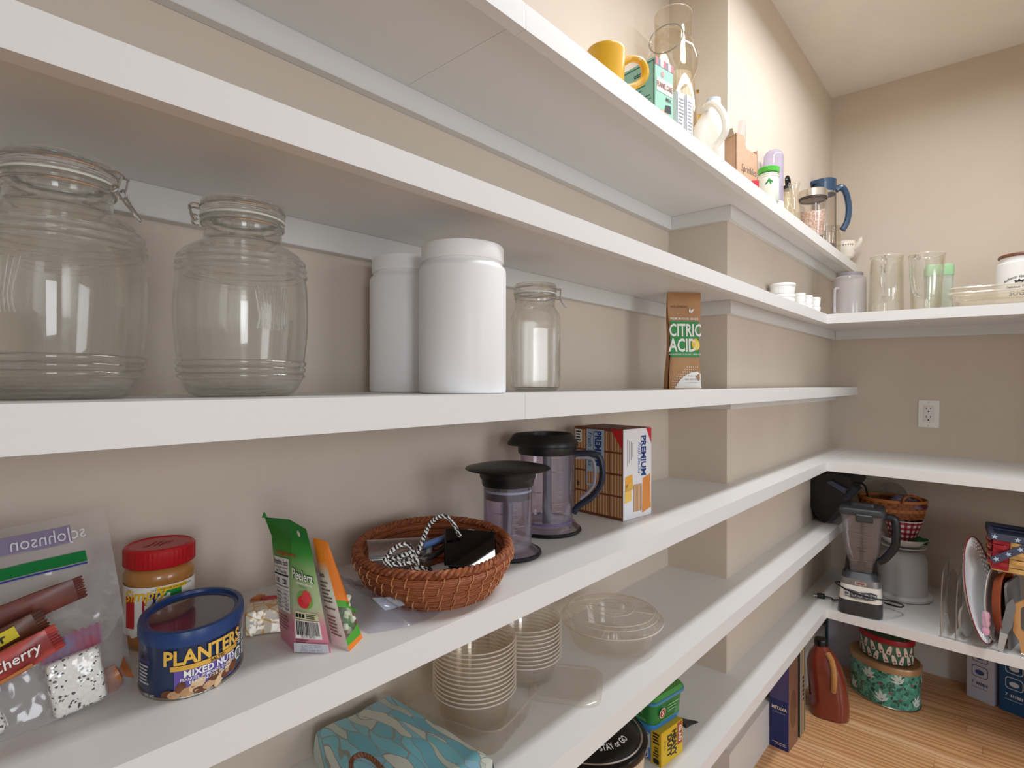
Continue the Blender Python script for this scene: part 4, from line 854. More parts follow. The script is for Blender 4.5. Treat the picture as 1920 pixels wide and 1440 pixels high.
RIMC = film('clear_rim_bead', 'faf6f0', .42, 'fbf7f1', .08, 1.4)
def bead(r_, z_, rr_=.0011): return MB().tube([(r_*math.cos(2*PI*k/56), r_*math.sin(2*PI*k/56), z_) for k in range(56)], rr_, 6, closed=True)
rb0 = bead(.066, .0545).mesh('rim'); rb0.materials.append(RIMC); rb1 = bead(.066, .0415).mesh('rim'); rb1.materials.append(RIMC)
m0 = bowl_mesh(.066, .055).mesh('bowl_shell', True, 50); m0.materials.append(CLR)
for k in range(13):
    t = thing('deli_bowl', ('lowest round ribbed clear bowl of the stack standing in the tray' if k == 0 else 'topmost round ribbed clear bowl of the stack standing in the tray' if k == 12 else 'round ribbed clear bowl nested inside the stack standing in the tray'), 'bowl', (-.640, .628, zE+.003+.0067*k), .13*k, 'round bowls stacked in the tray'); link_mesh('bowl_shell', m0, t); link_mesh('rim', rb0, t)
m1 = bowl_mesh(.066, .042).mesh('bowl_shell', True, 50); m1.materials.append(CLR2)
for k in range(10):
    t = thing('shallow_bowl', ('lowest shallow clear bowl of the stack standing by the wall' if k == 0 else 'topmost shallow clear bowl of the stack standing by the wall' if k == 9 else 'shallow round clear bowl nested inside the stack standing by the wall'), 'bowl', (-.672, .792, zE+.0005+.0072*k), .2*k, 'round bowls stacked by the wall'); link_mesh('bowl_shell', m1, t); link_mesh('rim', rb1, t)
# loose square lid
t = thing('container_cover', 'clear square plastic lid with rounded corners lying on the shelf', 'lid', (-.592, .812, zE), R(30))
rg = []
for (s_, z) in ((.124, .0005), (.128, .004), (.121, .0075), (.107, .008), (.104, .0055), (.02, .0052)): rg.append([(p[0], p[1], z) for p in rrect(s_, s_, s_*.22, 7)])
MB().loft(rg, False, True).obj('lid_shell', CLR2, t, ang=40)
# round compartment platter with lid
t = thing('party_platter', 'round clear compartment platter with domed lid near the bump-out', 'food container', (-.622, 1.012, zE), R(20))
cut = lambda a: 1 - .10*max(0, math.cos(4*a))**10
MB().lathe([(0, .030), (.020, .030), (.024, .006), (.030, .002), (.072, .002), (.082, .006), (.094, .046)], 96, cut).lathe([(.094, .046), (.100, .048), (.104, .048), (.104, .051)], 72).obj('platter_base', CLR, t, ang=50)
MB().lathe([(.105, .048), (.1065, .050), (.1065, .054), (.102, .0555), (.099, .059), (.094, .068), (.088, .0705), (.052, .0715), (.049, .073), (.046, .0738), (.034, .0738), (.031, .0722), (0, .0722)], 72).obj('domed_lid', CLR2, t, ang=40)
for r_, z_ in ((.1065, .052), (.0965, .0645), (.089, .0702), (.0475, .0735), (.0325, .073)): bead(r_, z_, .0009).obj('lid_ridge', RIMC, t)
MB().box(-.088, .088, -.0008, .0008, .0708, .0722).obj('lid_ridge', RIMC, t)
for k in range(4): MB().tube(smooth_path([(.026, 0, .028), (.05, 0, .044), (.09, 0, .046)], 5), .0009, 5).obj('divider_ridge', RIMC, t, rot=(0, 0, R(90*k)))

# ================================================================== shelf E corner: black appliance
AO = Vector((-.54, 2.44, zE))
t = thing('black_appliance', 'black plastic kitchen appliance with grey handle wedged in the corner', 'appliance', AO, 0)
def AP(px_, py_, y=2.43): q = at(px_, py_, 1, y) - AO; return (q.x, q.z)
out = [AP(1519, 942), AP(1518, 905), AP(1526, 890), AP(1560, 882), AP(1592, 892), AP(1600, 908), AP(1584, 930), AP(1554, 972), AP(1546, 977), AP(1530, 964)]
zmin = min(z for x, z in out); out = [(x, z - zmin) for x, z in out]
MB().prism(out, -.010, .250, 'Y').obj('housing', mat('black_housing', '141519', .35, bump=.05, bscale=150), t, smooth=False)
fr0 = [AP(1600, 908), AP(1612, 914), AP(1590, 936), AP(1562, 974), AP(1554, 972), AP(1584, 930)]; fr0 = [(x, z - zmin) for x, z in fr0]
MB().prism(fr0, -.014, .05, 'Y').obj('front_frame', mat('charcoal_frame', '2c2e38', .4), t, smooth=False)
hn = [AP(1552, 900), AP(1560, 896), AP(1590, 912), AP(1586, 920)]; hn = [(x, z - zmin) for x, z in hn]
MB().prism(hn, -.030, -.009, 'Y').obj('handle', mat('slate_handle', '43455a', .4), t, smooth=False)
MB().tube(smooth_path([(.066, .02, .16), (.10, .04, .165), (.125, .08, .15), (.13, .12, .10)], 6), .0035, 7).obj('power_cord', BLK, t)

# ================================================================== shelf F, left wall
zF = ZS['F']
t = thing('slow_cooker', 'round slow cooker with black lid and cream pot on the lowest shelf', 'slow cooker', (-.611, .915, zF), 0)
CRM = mat('cooker_cream', 'd9c3a4', .35, col2='d2b998', nscale=6)
MB().lathe([(0, 0), (.085, 0), (.095, .006), (.102, .05), (.106, .115), (.107, .120), (0, .120)], 64).obj('cooker_body', CRM, t)
MB().lathe([(.1045, .112), (.110, .114), (.112, .119), (.111, .125), (.106, .128), (.101, .128), (.099, .122)], 64).obj('crock_rim', BLKG, t)
MB().lathe([(.1005, .126), (.1015, .1285), (.0995, .1300), (.0975, .1290)], 64).obj('steel_band', mat('bright_rim', 'd9d5cf', .2, 1.), t)
MB().lathe([(.098, .128), (.094, .132), (.070, .141), (.030, .146), (0, .1465)], 64).obj('lid', mat('cooker_lid', '151413', .22), t)
MB().lathe([(0, .146), (.016, .146), (.020, .160), (.022, .168), (.018, .172), (0, .173)], 32).obj('lid_knob', BLK, t)
lettering(t, 'STAY or GO', .017, lambda x, y: Vector((.074*math.cos(x/.074-.30), .074*math.sin(x/.074-.30), .1405)) + Vector((-math.cos(x/.074-.30), -math.sin(x/.074-.30), .28))*y, PRW, 0, 0, .03, .72)
t = thing('trash_bag_box', 'yellow and blue box of heavy duty bags under the green tub', 'box', tuple(at(1240, 1441, 2, zF)), R(-7))
# local corner at origin: +y side yellow front, -x side info panel
w_, d_, h_ = .082, .075, .072
MB().box(-d_, 0, 0, w_, 0, h_, .001, 1).obj('carton', mat('box_yellow', 'd9b21f', .5), t)
fs = planar((0, w_/2, 0), (0, 1, 0), (0, 0, 1), .0004); fl_ = planar((-d_/2, 0, 0), (1, 0, 0), (0, 0, 1), .0004); fs2 = planar((0, w_/2, 0), (0, 1, 0), (0, 0, 1), .0008); fl2 = planar((-d_/2, 0, 0), (1, 0, 0), (0, 0, 1), .0009)
lettering(t, 'HEAVY', .022, fs2, PRK, .006, .036, .04, .8, rot=R(-90)); lettering(t, 'DUTY', .022, fs2, PRK, -.012, .036, .04, .8, rot=R(-90)); lettering(t, 'Thickness', .005, fs2, PRK, -.028, .042, 0, 1, rot=R(-90))
panel(t, .019, .037, .024, .071, fs, mat('print_brick', 'a9483a', .5), name='name_field'); lettering(t, 'GLAD', .015, fs2, PRW, .028, .047, .03, .9, rot=R(-90))
f13 = planar((-d_/2, 0, 0), (1, 0, 0), (0, 0, 1), .0013); BXB = mat('box_blue', '4f83c4', .5)
panel(t, -.036, .012, .003, h_-.001, fl_, BXB, name='blue_field'); panel(t, -.036, .010, .030, .060, fl2, mat('box_pale', 'c9ccd4', .5), name='info_field'); bars(t, lines(-.033, .008, .031, .059, 7, .45, .2), f13, mat('print_slate', '565a6a', .5))
shape2d(t, ell(-.002, .016, .008, .011, 18), fl2, PRW, 'oval_badge'); shape2d(t, ell(-.002, .016, .006, .009, 18), f13, mat('print_indigo', '4b3a8c', .5), 'oval_badge'); panel(t, -.036, -.014, .004, .028, fl2, mat('print_slate', '565a6a', .5), name='dark_field')
bars(t, lines(.017, .033, .044, .069, 4, .5, .2), fl2, PRK); lettering(t, '15', .013, fl2, PRK, .025, .034, .03, 1, rot=R(-90)); bars(t, lines(.018, .032, .017, .027, 2, .5, .1), fl2, PRK); shape2d(t, [(a+.025, b+.009) for a, b in rrect(.014, .011, .003, 3)], fl2, PRK, 'count_badge')
BXP = Vector(t.location)
t = thing('scrub_pad_tub', 'green tub with blue band and clear lid standing on yellow box', 'tub', BXP + Vector((-.052, .048, h_+.0005)), R(-9))
TUBG = mat('tub_green', '1f7a38', .35); rg = []
for (w, d, z) in ((.086, .098, 0), (.092, .104, .006), (.100, .112, .060)): rg.append([(p[0], p[1], z) for p in rrect(w, d, .016, 6)])
MB().loft(rg).obj('tub_body', TUBG, t)
rg = [[(p[0], p[1], z) for p in rrect(w, d, .016, 6)] for (w, d, z) in ((.0864, .0984, -.0003), (.0924, .1044, .006), (.0938, .1058, .013))]
MB().loft(rg, False, False).obj('blue_band', mat('tub_blue', '2a80c0', .35), t)
rg = [[(p[0], p[1], z) for p in rrect(w, d, .017, 6)] for (w, d, z) in ((.101, .113, .058), (.110, .122, .0585), (.1105, .1225, .064), (.104, .116, .066))]
MB().loft(rg, False, False).obj('lid_rim', mat('lid_rim_blue', '4fa0c8', .2, trans=.3), t)
rg = [[(p[0], p[1], z) for p in rrect(w, d, .017, 6)] for (w, d, z) in ((.106, .118, .0645), (.107, .119, .069), (.100, .112, .074), (.094, .106, .0745))]
MB().loft(rg).obj('lid', mat('tub_lid_green', '3d9432', .3, coat=.5), t)
ft = planar((0, 0, .0745), (0, 1, 0), (-1, 0, 0), .0005); shape2d(t, [(-.045, .02), (.0, .012), (.012, -.002), (.022, -.012), (.030, -.008), (.028, .004), (.018, .016), (.004, .032), (-.04, .045)], ft, mat('print_mop', 'c9cad2', .4), 'printed_mop'); shape2d(t, ell(.021, -.002, .0035, .0025, 12), planar((0, 0, .0745), (0, 1, 0), (-1, 0, 0), .0009), mat('tub_dkgreen', '35632c', .4), 'printed_hole')
lettering(t, 'WETJET', .014, ft, mat('print_mint', '8fd08c', .4), .012, .036, .01, .9); shape2d(t, ell(-.022, -.034, .012, .005, 16), ft, mat('print_mint', '8fd08c', .4), 'printed_badge')
# front of the tub faces +x, left end faces -y
fr_ = planar((.0475, 0, .0), (0, 1, 0), (.006, 0, .06), .0014); fe_ = planar((0, -.0535, .0), (1, 0, 0), (0, -.006, .06), .0014)
shape2d(t, ell(-.026, .036, .010, .011, 18), fr_, PRW, 'round_badge'); shape2d(t, ell(-.026, .036, .0085, .0095, 18), planar((.0475, 0, .0), (0, 1, 0), (.006, 0, .06), .0018), mat('print_brick', 'a9483a', .5), 'round_badge'); lettering(t, 'S', .014, planar((.0475, 0, .0), (0, 1, 0), (.006, 0, .06), .0022), PRW, -.026, .036, .02)
bars(t, lines(-.008, .036, .030, .050, 3, .3, .4) + [(-.03, .03, .018, .0188)], fr_, mat('print_mint', '8fd08c', .4)); shape2d(t, ell(.026, .026, .008, .008, 18), fr_, mat('tub_ring', '3a9450', .4), 'ring_badge')
lettering(t, 'TRAP +', .0075, fe_, PRW, .014, .046, .02); lettering(t, 'LOCK', .0075, fe_, PRW, .014, .037, .02); lettering(t, '32', .013, fe_, PRW, -.022, .026, .03); lettering(t, 'WET CLOTHS', .0075, fe_, mat('print_mint', '8fd08c', .4), .014, .022, .01, .8); shape2d(t, [(-.012, .046), (-.006, .052), (0, .046), (0, .036), (-.012, .036)], fe_, mat('print_sky', '63a8e0', .4), 'printed_lock')
q_ = at(1290, 1352, 2, zF+.03)
t = thing('dark_pouch', 'dark grey pointed foil pouch lying behind the yellow box', 'pouch', tuple(at(1278, 1360, 2, zF)), R(-15))
MB().loft([[(-.02, 0, .0), (.014, 0, 0), (.014, 0, .008), (-.02, 0, .012)], [(-.006, .022, .0), (.012, .022, 0), (.012, .022, .004), (-.006, .022, .005)], [(.012, .042, .0), (.015, .042, 0), (.015, .042, .002), (.012, .042, .002)]]).obj('foil_pouch', mat('dark_foil', '3a3638', .35, .3, bump=.3, bscale=60), t, smooth=False)

# ================================================================== back wall, shelf F
def FB(x): return zb('F', x)
# blender
bx_, by_ = -.392, 2.312
t = thing('countertop_blender', 'countertop blender with clear jug, dark lid and white control panel', 'blender', (bx_, by_, FB(bx_)), (0, TILT, R(8)))
def rsq(w, d, r, z, n=6): return [(p[0], p[1], z) for p in rrect(w, d, r, n)]
CHAR = mat('blender_charcoal', '37393c', .4); SILV = mat('blender_silver', '8f8f90', .35, .6); OFFW = mat('blender_white', 'e9e6dc', .4)
MB().loft([rsq(.128, .140, .025, .004), rsq(.134, .146, .025, .012), rsq(.128, .138, .025, .052)]).obj('base_foot', CHAR, t)
for sx in (-1, 1):
    for sy in (-1, 1): MB().lathe([(0, 0), (.008, 0), (.008, .006), (0, .006)], 12, cx=sx*.048, cy=sy*.05).obj('rubber_foot', BLK, t)
MB().loft([rsq(.1285, .1385, .025, .052), rsq(.120, .128, .025, .104)]).obj('control_panel', OFFW, t)
MB().loft([rsq(.1205, .1285, .025, .104), rsq(.116, .124, .025, .126)]).obj('silver_collar', SILV, t)
MB().loft([rsq(.116, .124, .025, .126), rsq(.104, .112, .025, .134), rsq(.086, .094, .02, .146)]).obj('jug_seat', CHAR, t)
for sx in (-1, 1): MB().prism([(sx*.052, .130), (sx*.030, .140), (sx*.034, .186), (sx*.046, .190)], -.022, .022, 'Y').obj('jug_clamp', BLK, t, smooth=False)
fp = planar((0, -.0672, .078), (1, 0, 0), (0, .1, 1), .0015); fp2 = planar((0, -.0672, .078), (1, 0, 0), (0, .1, 1), .0022)
shape2d(t, [(-.050, .008), (-.034, .012), (0, .006), (.034, .012), (.050, .008), (.046, -.012), (.028, -.016), (0, -.020), (-.028, -.016), (-.046, -.012)], fp, mat('panel_grey', '55575c', .4), 'button_panel')
for k, x in enumerate((-.019, 0, .019)):
    shape2d(t, ell(x, -.003, .0068, .0068, 18), fp2, mat('button_ring', 'd5d6d8', .3), 'round_button'); shape2d(t, ell(x, -.003, .0050, .0050, 18), planar((0, -.0672, .078), (1, 0, 0), (0, .1, 1), .0028), mat('panel_grey', '55575c', .4), 'button_face')
for x in (-.040, .038): shape2d(t, [(x-.008, -.009), (x+.008, -.011), (x+.008, .003), (x-.008, .005)], fp2, mat('button_ring', 'd5d6d8', .3), 'square_button'); shape2d(t, [(x-.006, -.007), (x+.006, -.0085), (x+.006, .001), (x-.006, .003)], planar((0, -.0672, .078), (1, 0, 0), (0, .1, 1), .0028), mat('panel_grey', '55575c', .4), 'button_face')
bars(t, [(-.014, .014, -.0165, -.0155), (-.010, .010, -.0190, -.0180)], fp2, PRW)
fb_ = planar((0, -.0632, .113), (1, 0, 0), (0, .1, 1), .0014); panel(t, -.017, .017, -.006, .006, fb_, mat('badge_silver', 'c7c3be', .3, .5), name='name_badge'); lettering(t, 'NINJA', .0095, planar((0, -.0632, .113), (1, 0, 0), (0, .1, 1), .0020), mat('badge_text', '8a2a24', .5), 0, 0, .03, .95)
JUG = film('blender_jug', 'efecef', .14, 'c4bfc6', .08, 1.3, edge='b5b1b6')
MB().loft([rsq(.070, .074, .012, .146), rsq(.074, .078, .012, .178), rsq(.104, .108, .014, .216), rsq(.124, .126, .016, .340), rsq(.132, .130, .016, .352)], False, False).obj('jug_wall', JUG, t)
MB().loft([rsq(.138, .136, .016, .350), rsq(.140, .138, .016, .356), rsq(.140, .138, .016, .364), rsq(.130, .128, .016, .372), rsq(.100, .098, .016, .374)]).obj('jug_lid', CHAR, t)
MB().loft([rsq(.075, .030, .010, .373), rsq(.070, .026, .010, .384)]).obj('lid_latch', CHAR, t)
MB().box(-.018, .034, -.077, -.064, .330, .356, .003, 1).obj('pour_spout_cap', CHAR, t); MB().lathe([(.014, .150), (.014, .172), (.006, .180), (.005, .330)], 16).obj('blade_shaft', BLK, t)
for z_, a_ in ((.178, 20), (.225, 80), (.270, 150)):
    for s_ in (0, 180): MB().prism([(0, -.006), (.020, -.010), (.046, -.002), (.020, .004), (0, .006)], z_, z_+.001).obj('blade', STEEL, t, rot=(0, 0, R(a_+s_)))
bars(t, [(-.020 + (.0 if k % 2 else .006), .010, .225+.011*k, .2262+.011*k) for k in range(10)], lambda x, y: Vector((x+.004, -.0545 - .068*(y-.216)*.128 - .0012, y)), PRK, 'measure_marks', 1)
MB().tube(smooth_path([(.062, -.01, .344), (.088, -.012, .345), (.098, -.012, .330), (.100, -.012, .270), (.094, -.012, .240), (.066, -.012, .196), (.050, -.012, .186)], 6), [.013]*30 + [.012]*7, 8).obj('handle', mat('handle_dark', '202226', .35), t)
cordp = [(-.058, .06, .07), (-.078, .0, .085), (-.066, -.070, .098), (-.02, -.085, .085), (.04, -.085, .078), (.075, -.06, .072), (.105, -.02, .058), (.125, .02, .040), (.115, .05, .022), (.07, .07, .02)]
MB().tube(smooth_path(cordp, 6), .0028, 7).obj('power_cord', BLK, t)
pl_ = at(1541, 1122, 2, zF) - Vector(t.location); pl_.rotate(Matrix.Rotation(-R(8), 3, 'Z'))
MB().tube(smooth_path([(-.055, .04, .012), (-.085, .03, .008), (pl_.x+.03, pl_.y+.004, .007), (pl_.x, pl_.y, .008)], 6), .0028, 7).obj('power_cord', BLK, t)
MB().box(-.016, .010, -.009, .009, 0, .016, .003, 2).obj('plug', BLK, t, loc=(pl_.x, pl_.y, .001), rot=(0, 0, R(10)))
for s_ in (-1, 1): MB().box(-.030, -.015, s_*.005-.0012, s_*.005+.0012, .005, .011).obj('plug_prong', STEEL, t, loc=(pl_.x, pl_.y, .001), rot=(0, 0, R(10)))
# cake carrier, bowls, baskets -- one tower behind the blender
cx_, cy_ = -.300, 2.585
t = thing('cake_carrier', 'white plastic domed cake carrier behind the blender', 'cake carrier', (cx_, cy_, FB(cx_)), (0, TILT, 0)); CW = mat('carrier_white', 'd8dadd', .4, sss=.1)
MB().lathe([(0, 0), (.086, 0), (.092, .003), (.094, .012), (.090, .018), (.086, .020), (0, .020)], 56).obj('carrier_base', CW, t)
MB().lathe([(.078, .018), (.078, .030), (.0765, .130), (.074, .150), (.066, .166), (.052, .176), (.030, .180), (0, .181)], 56).obj('dome', mat('dome_grey', 'cfd1d4', .45, sss=.1), t)
MB().lathe([(0, .180), (.020, .180), (.020, .186), (0, .187)], 24).obj('knob', CW, t)
zt = FB(cx_) + .187
t = thing('serving_plate', 'white round serving plate lying on the cake carrier', 'plate', (cx_, cy_, zt), (0, TILT, 0)); MB().lathe([(0, 0), (.050, 0), (.074, .006), (.076, .008), (.074, .010), (.050, .005), (0, .004)], 48).obj('plate_disc', mat('china_white', 'e6e6e6', .25), t)
t = thing('serving_bowl', 'wide white bowl with green rim leaf resting on the serving plate', 'bowl', (cx_+.004, cy_-.004, zt+.0085), (0, TILT, 0)); MB().lathe([(0, 0), (.040, 0), (.062, .010), (.078, .030), (.080, .034), (.077, .033), (.060, .014), (0, .006)], 48, lambda a: 1+.02*math.sin(8*a)).obj('bowl_wall', mat('china_white', 'e6e6e6', .25), t)
t = thing('green_napkin', 'crumpled dark green cloth lying in the white bowl', 'cloth', (cx_+.052, cy_-.012, zt+.034), 0)
MB().grid(lambda a, b: Vector(((a-.5)*.055, (b-.5)*.07, .006 + .014*abs(noise.noise(Vector((a*4, b*4, 3)))) - .012*abs(a-.5))), 18, 18).grid(lambda a, b: Vector(((a-.5)*.055, (b-.5)*.07, -.004)), 2, 2).obj('cloth', mat('green_cloth', '1c5a28', .8, col2='2c7a35', nscale=60), t)
def gingham(name):
    m, nt, out = newmat(name); L = nt.links.new; b = N(nt, 'ShaderNodeBsdfPrincipled', i_Roughness=.5); tc = N(nt, 'ShaderNodeTexCoord'); sp = N(nt, 'ShaderNodeSeparateXYZ'); L(tc.outputs['Object'], sp.inputs[0])
    at_ = N(nt, 'ShaderNodeMath', operation='ARCTAN2'); L(sp.outputs['Y'], at_.inputs[0]); L(sp.outputs['X'], at_.inputs[1]); outs = []
    for src, k in ((at_.outputs[0], 9.), (sp.outputs['Z'], 160.)):
        mu = N(nt, 'ShaderNodeMath', operation='MULTIPLY'); mu.inputs[1].default_value = k; L(src, mu.inputs[0]); si = N(nt, 'ShaderNodeMath', operation='SINE')
        mu2 = N(nt, 'ShaderNodeMath', operation='MULTIPLY'); mu2.inputs[1].default_value = 2.; L(mu.outputs[0], mu2.inputs[0]); L(mu2.outputs[0], si.inputs[0])
        gt = N(nt, 'ShaderNodeMath', operation='GREATER_THAN'); gt.inputs[1].default_value = 0.; L(si.outputs[0], gt.inputs[0]); outs.append(gt.outputs[0])
    ad = N(nt, 'ShaderNodeMath', operation='ADD'); L(outs[0], ad.inputs[0]); L(outs[1], ad.inputs[1]); hf = N(nt, 'ShaderNodeMath', operation='MULTIPLY'); hf.inputs[1].default_value = .5; L(ad.outputs[0], hf.inputs[0])
    r = N(nt, 'ShaderNodeValToRGB'); e = r.color_ramp.elements; r.color_ramp.interpolation = 'CONSTANT'; e[0].color = lin('ece8e6'); e[1].position = .3; e[1].color = lin('b5485a'); x = e.new(.8); x.color = lin('8e1527')
    L(hf.outputs[0], r.inputs[0]); L(r.outputs[0], b.inputs['Base Color']); L(b.outputs[0], out.inputs[0]); return m
zt2 = zt + .016
t = thing('gingham_bowl', 'red and white checked bowl under the brown woven basket', 'bowl', (cx_, cy_, zt2), (0, TILT, 0))
MB().lathe([(0, 0), (.030, 0), (.040, .016), (.054, .062), (.064, .090)], 48).lathe([(.064, .090), (.061, .090), (.050, .060), (.036, .016), (0, .004)], 48).obj('bowl_wall', gingham('red_gingham'), t); MB().lathe([(.0635, .089), (.066, .090), (.066, .093), (.061, .093), (.061, .089)], 48).obj('white_rim', mat('china_white', 'e6e6e6', .25), t)
zt3 = zt2 + .094
t = thing('woven_basket', 'brown oval splint basket with hoop handle on top of checked bowl', 'basket', (cx_-.034, cy_+.004, zt3), (0, 0, R(8)))
SPL = mat('splint_brown', '9c5a28', .5, col2='7e4218', nscale=40, bump=.3, bscale=120); ov = lambda a: (1.22, .88); SPLS = [SPL, mat('splint_brown_light', 'b06a33', .5, bump=.3, bscale=120), mat('splint_brown_dark', '854a1e', .5, bump=.3, bscale=120)]
MB().lathe([(0, 0), (.072, 0), (.076, .004), (0, .005)], 40, ov).obj('basket_floor', SPL, t)
mb_mesh = {}
for j in range(5):
    for k in range(22):
        a0 = 2*PI*(k + .5*(j % 2))/22; z0 = .003 + .0125*j; r0 = .078 + .0022*j
        mb = MB().grid(lambda a, b: (lambda an, rr_: Vector((rr_*1.22*math.cos(an), rr_*.88*math.sin(an), z0+.0120*b)))(a0 + 2*PI/22*.98*a, r0 + .0040*math.sin(PI*a) + .0004), 4, 1)
        mb.obj('splint', SPLS[(j*5+k*3) % 3], t)
MB().lathe([(.089, .064), (.092, .064), (.093, .068), (.092, .075), (.088, .075), (.087, .068), (.089, .064)], 48, ov).obj('rim_band', mat('rim_tan', 'b06a30', .5), t)
MB().tube(smooth_path([(.030, -.082, .066), (.036, -.080, .088), (.058, -.066, .096), (.082, -.045, .086), (.092, -.035, .068)], 6), .0050, 8).obj('hoop_handle', SPL, t)
t = thing('purple_napkin', 'crumpled mauve cloth heaped in the brown woven basket', 'cloth', (cx_+.012, cy_-.004, zt3+.050), 0)
MB().grid(lambda a, b: Vector(((a-.5)*.13, (b-.5)*.09, .040*math.sin(PI*a)**.6*math.sin(PI*b)**.6*(.7+.7*abs(noise.noise(Vector((a*6, b*6, 1))))))), 28, 24).obj('cloth', mat('mauve_cloth', '7c7487', .8, col2='5e2a36', nscale=22, lo=.5, hi=.62), t)
t = thing('cut_glass_plate', 'patterned cut glass plate leaning behind the brown woven basket', 'plate', (-.352, 2.690, zt3+.052), (R(72), 0, R(-12)))
MB().lathe([(0, 0), (.030, 0), (.050, .004), (.062, .010), (.064, .010), (.050, .006), (0, .003)], 48, lambda a: 1+.015*math.sin(24*a)).obj('glass_disc', film('cut_glass', 'e9e6e0', .18, 'c9c4bc', .1, 1.5, edge='b0aaa2', bump=1.2, bscale=120), t)
# --- rack with platters ---------------------------------------------------
WIRE = mat('rack_wire', 'b8b6b4', .3, .9)
def XA(px_, y=2.30): return at(px_, 1150, 1, y).x
t = thing('wire_rack', 'wire file rack holding upright platters on the lowest back shelf', 'rack', (0, 0, FB(-.08)), 0)
def loop(x, y0, y1, h): return smooth_path([(x, y0, .003), (x+.002, y0+.004, h*.6), (x+.005, y0+.030, h*.97), (x+.007, (y0+y1)/2, h), (x+.007, y1-.03, h*.97), (x+.004, y1-.004, h*.6), (x, y1, .003)], 5)
for k, x in enumerate((-.160, -.122)): MB().tube(loop(x, 2.247, 2.48, .215 - .02*k), .0020, 6).obj('divider_wire', WIRE, t)
for y_ in (2.250, 2.48): MB().tube([(-.164, y_, .0024), (.0, y_, .0024)], .0020, 6).obj('base_wire', WIRE, t)
def disc(name, label, x, y, rx_, rz_, prof, m, tilt, yaw=0.):
    """platter standing on edge: its axis points along x"""
    t = thing(name, label, 'plate', (x, y, FB(x) + rz_*math.cos(R(tilt)) + .0035), (0, R(90)+R(tilt), R(yaw)))
    MB().lathe(prof, 56, lambda a: (rz_/.1, rx_/.1)).obj('plate_disc', m, t, ang=40); return t
CHW = mat('china_white', 'e6e6e6', .25)
disc('glass_plate', 'clear patterned glass plate upright in the wire rack', -.142, 2.335, .085, .098, [(0, 0), (.060, 0), (.085, .005), (.100, .010), (.101, .011), (.085, .008), (0, .003)], film('rack_glass', 'f4f0ec', .22, 'd6cec6', .08, 1.5, edge='d0c6be', bump=1.2, bscale=110), -3, -8)
disc('white_dish', 'small plain white dish upright beside the pressed platter', -.108, 2.310, .055, .052, [(0, 0), (.070, 0), (.096, .012), (.100, .012), (.075, .004), (0, .003)], CHW, -5, -14)
t = disc('oval_platter', 'large white platter with pressed basket-weave border and red edge', XA(1826, 2.29), 2.290, .125, .163, [(0, 0), (.070, 0), (.082, .008), (.0985, .016)], mat('platter_white', 'e3e6e9', .3, bump=.2, bscale=25), -9, -13)
MB().lathe([(.098, .0158), (.1000, .0162), (.1000, .0182), (.098, .0186)], 64, lambda a: (1.63, 1.25)).obj('red_edge', mat('platter_red_edge', '7e2630', .4), t)
mbw = MB().box(-.0034, .0034, -.0060, .0060, -.0006, .0022, .0008, 1).mesh('weave_bead'); mbw.materials.append(mat('platter_bead', 'eceef0', .3))
for j in range(3):
    for k in range(44):
        a = 2*PI*(k+.5*(j % 2))/44; rr_ = .0840+.0050*j
        link_mesh('weave_bead', mbw, t, (rr_*1.63*math.cos(a), rr_*1.25*math.sin(a), -.0005 + .0100 + .0024*j), (0, 0, a + R(30)))
disc('scalloped_plate', 'white scalloped plate with fluted edge standing behind the pink scoop', XA(1857, 2.33), 2.335, .092, .112, [(0, 0), (.070, 0), (.100, .008), (.101, .010), (.07, .004), (0, .003)], mat('plate_cream', 'e3e0da', .35), -3, -12)
t = thing('pink_scoop', 'pink plastic scoop hanging between the white platters', 'utensil', (XA(1849, 2.262), 2.262, FB(-.03)+.082), 0)
PNK = mat('pink_plastic', 'e0a6bd', .35)
MB().lathe([(0, -.022), (.008, -.018), (.011, -.006), (.009, .004), (.011, .014), (.009, .024), (0, .030)], 20).obj('scoop_bowl', PNK, t); MB().lathe([(0, -.046), (.007, -.044), (.0105, -.032), (.006, -.018)], 16).obj('scoop_tip', PNK, t)
disc('baking_dish', 'terracotta coloured baking pan upright between white plate and grey board', XA(1873, 2.33), 2.340, .095, .115, [(0, 0), (.080, 0), (.092, .020), (.100, .022), (.101, .025), (.09, .024), (.078, .004), (0, .003)], mat('terracotta_pan', 'a2502c', .4, col2='8f4322', nscale=10), -3, -12)
t = thing('cutting_mat', 'grey plastic chopping board upright between terracotta pan and wood board', 'board', (XA(1894, 2.34)+.014, 2.355, FB(.03)), (0, R(-3), R(-12)))
MB().prism([(-.075, 0), (.075, 0), (.075, .19), (.06, .20), (-.06, .20), (-.075, .19)], -.003, .003, 'X').obj('board', mat('grey_board', '8b8d90', .4), t, smooth=False)
t = thing('kitchen_knife', 'kitchen knife in grey blade guard leaning on the chopping boards', 'knife', (XA(1875, 2.252), 2.252, FB(.02)), (0, R(9), R(0)))
MB().prism([(-.010, .060), (.008, .060), (.014, .085), (.012, .150), (.002, .172), (-.008, .150)], -.002, .002, 'Y').obj('blade_guard', mat('guard_grey', '7a7d80', .4), t, smooth=False); MB().prism([(-.008, .004), (.006, .002), (.009, .060), (-.009, .060)], -.005, .005, 'Y').obj('handle', mat('knife_handle', 'b3b4b3', .4), t, smooth=False)
t = thing('wood_board', 'wooden cutting board with oval hand slot standing on the lowest back shelf', 'board', (XA(1915, 2.262)+.022, 2.262, FB(.05)), (0, 0, R(-4)))
WOODB = wave_mat('maple_board', 'b98450', 'cb9a66', 7., 4., .45, 'X', 2.)
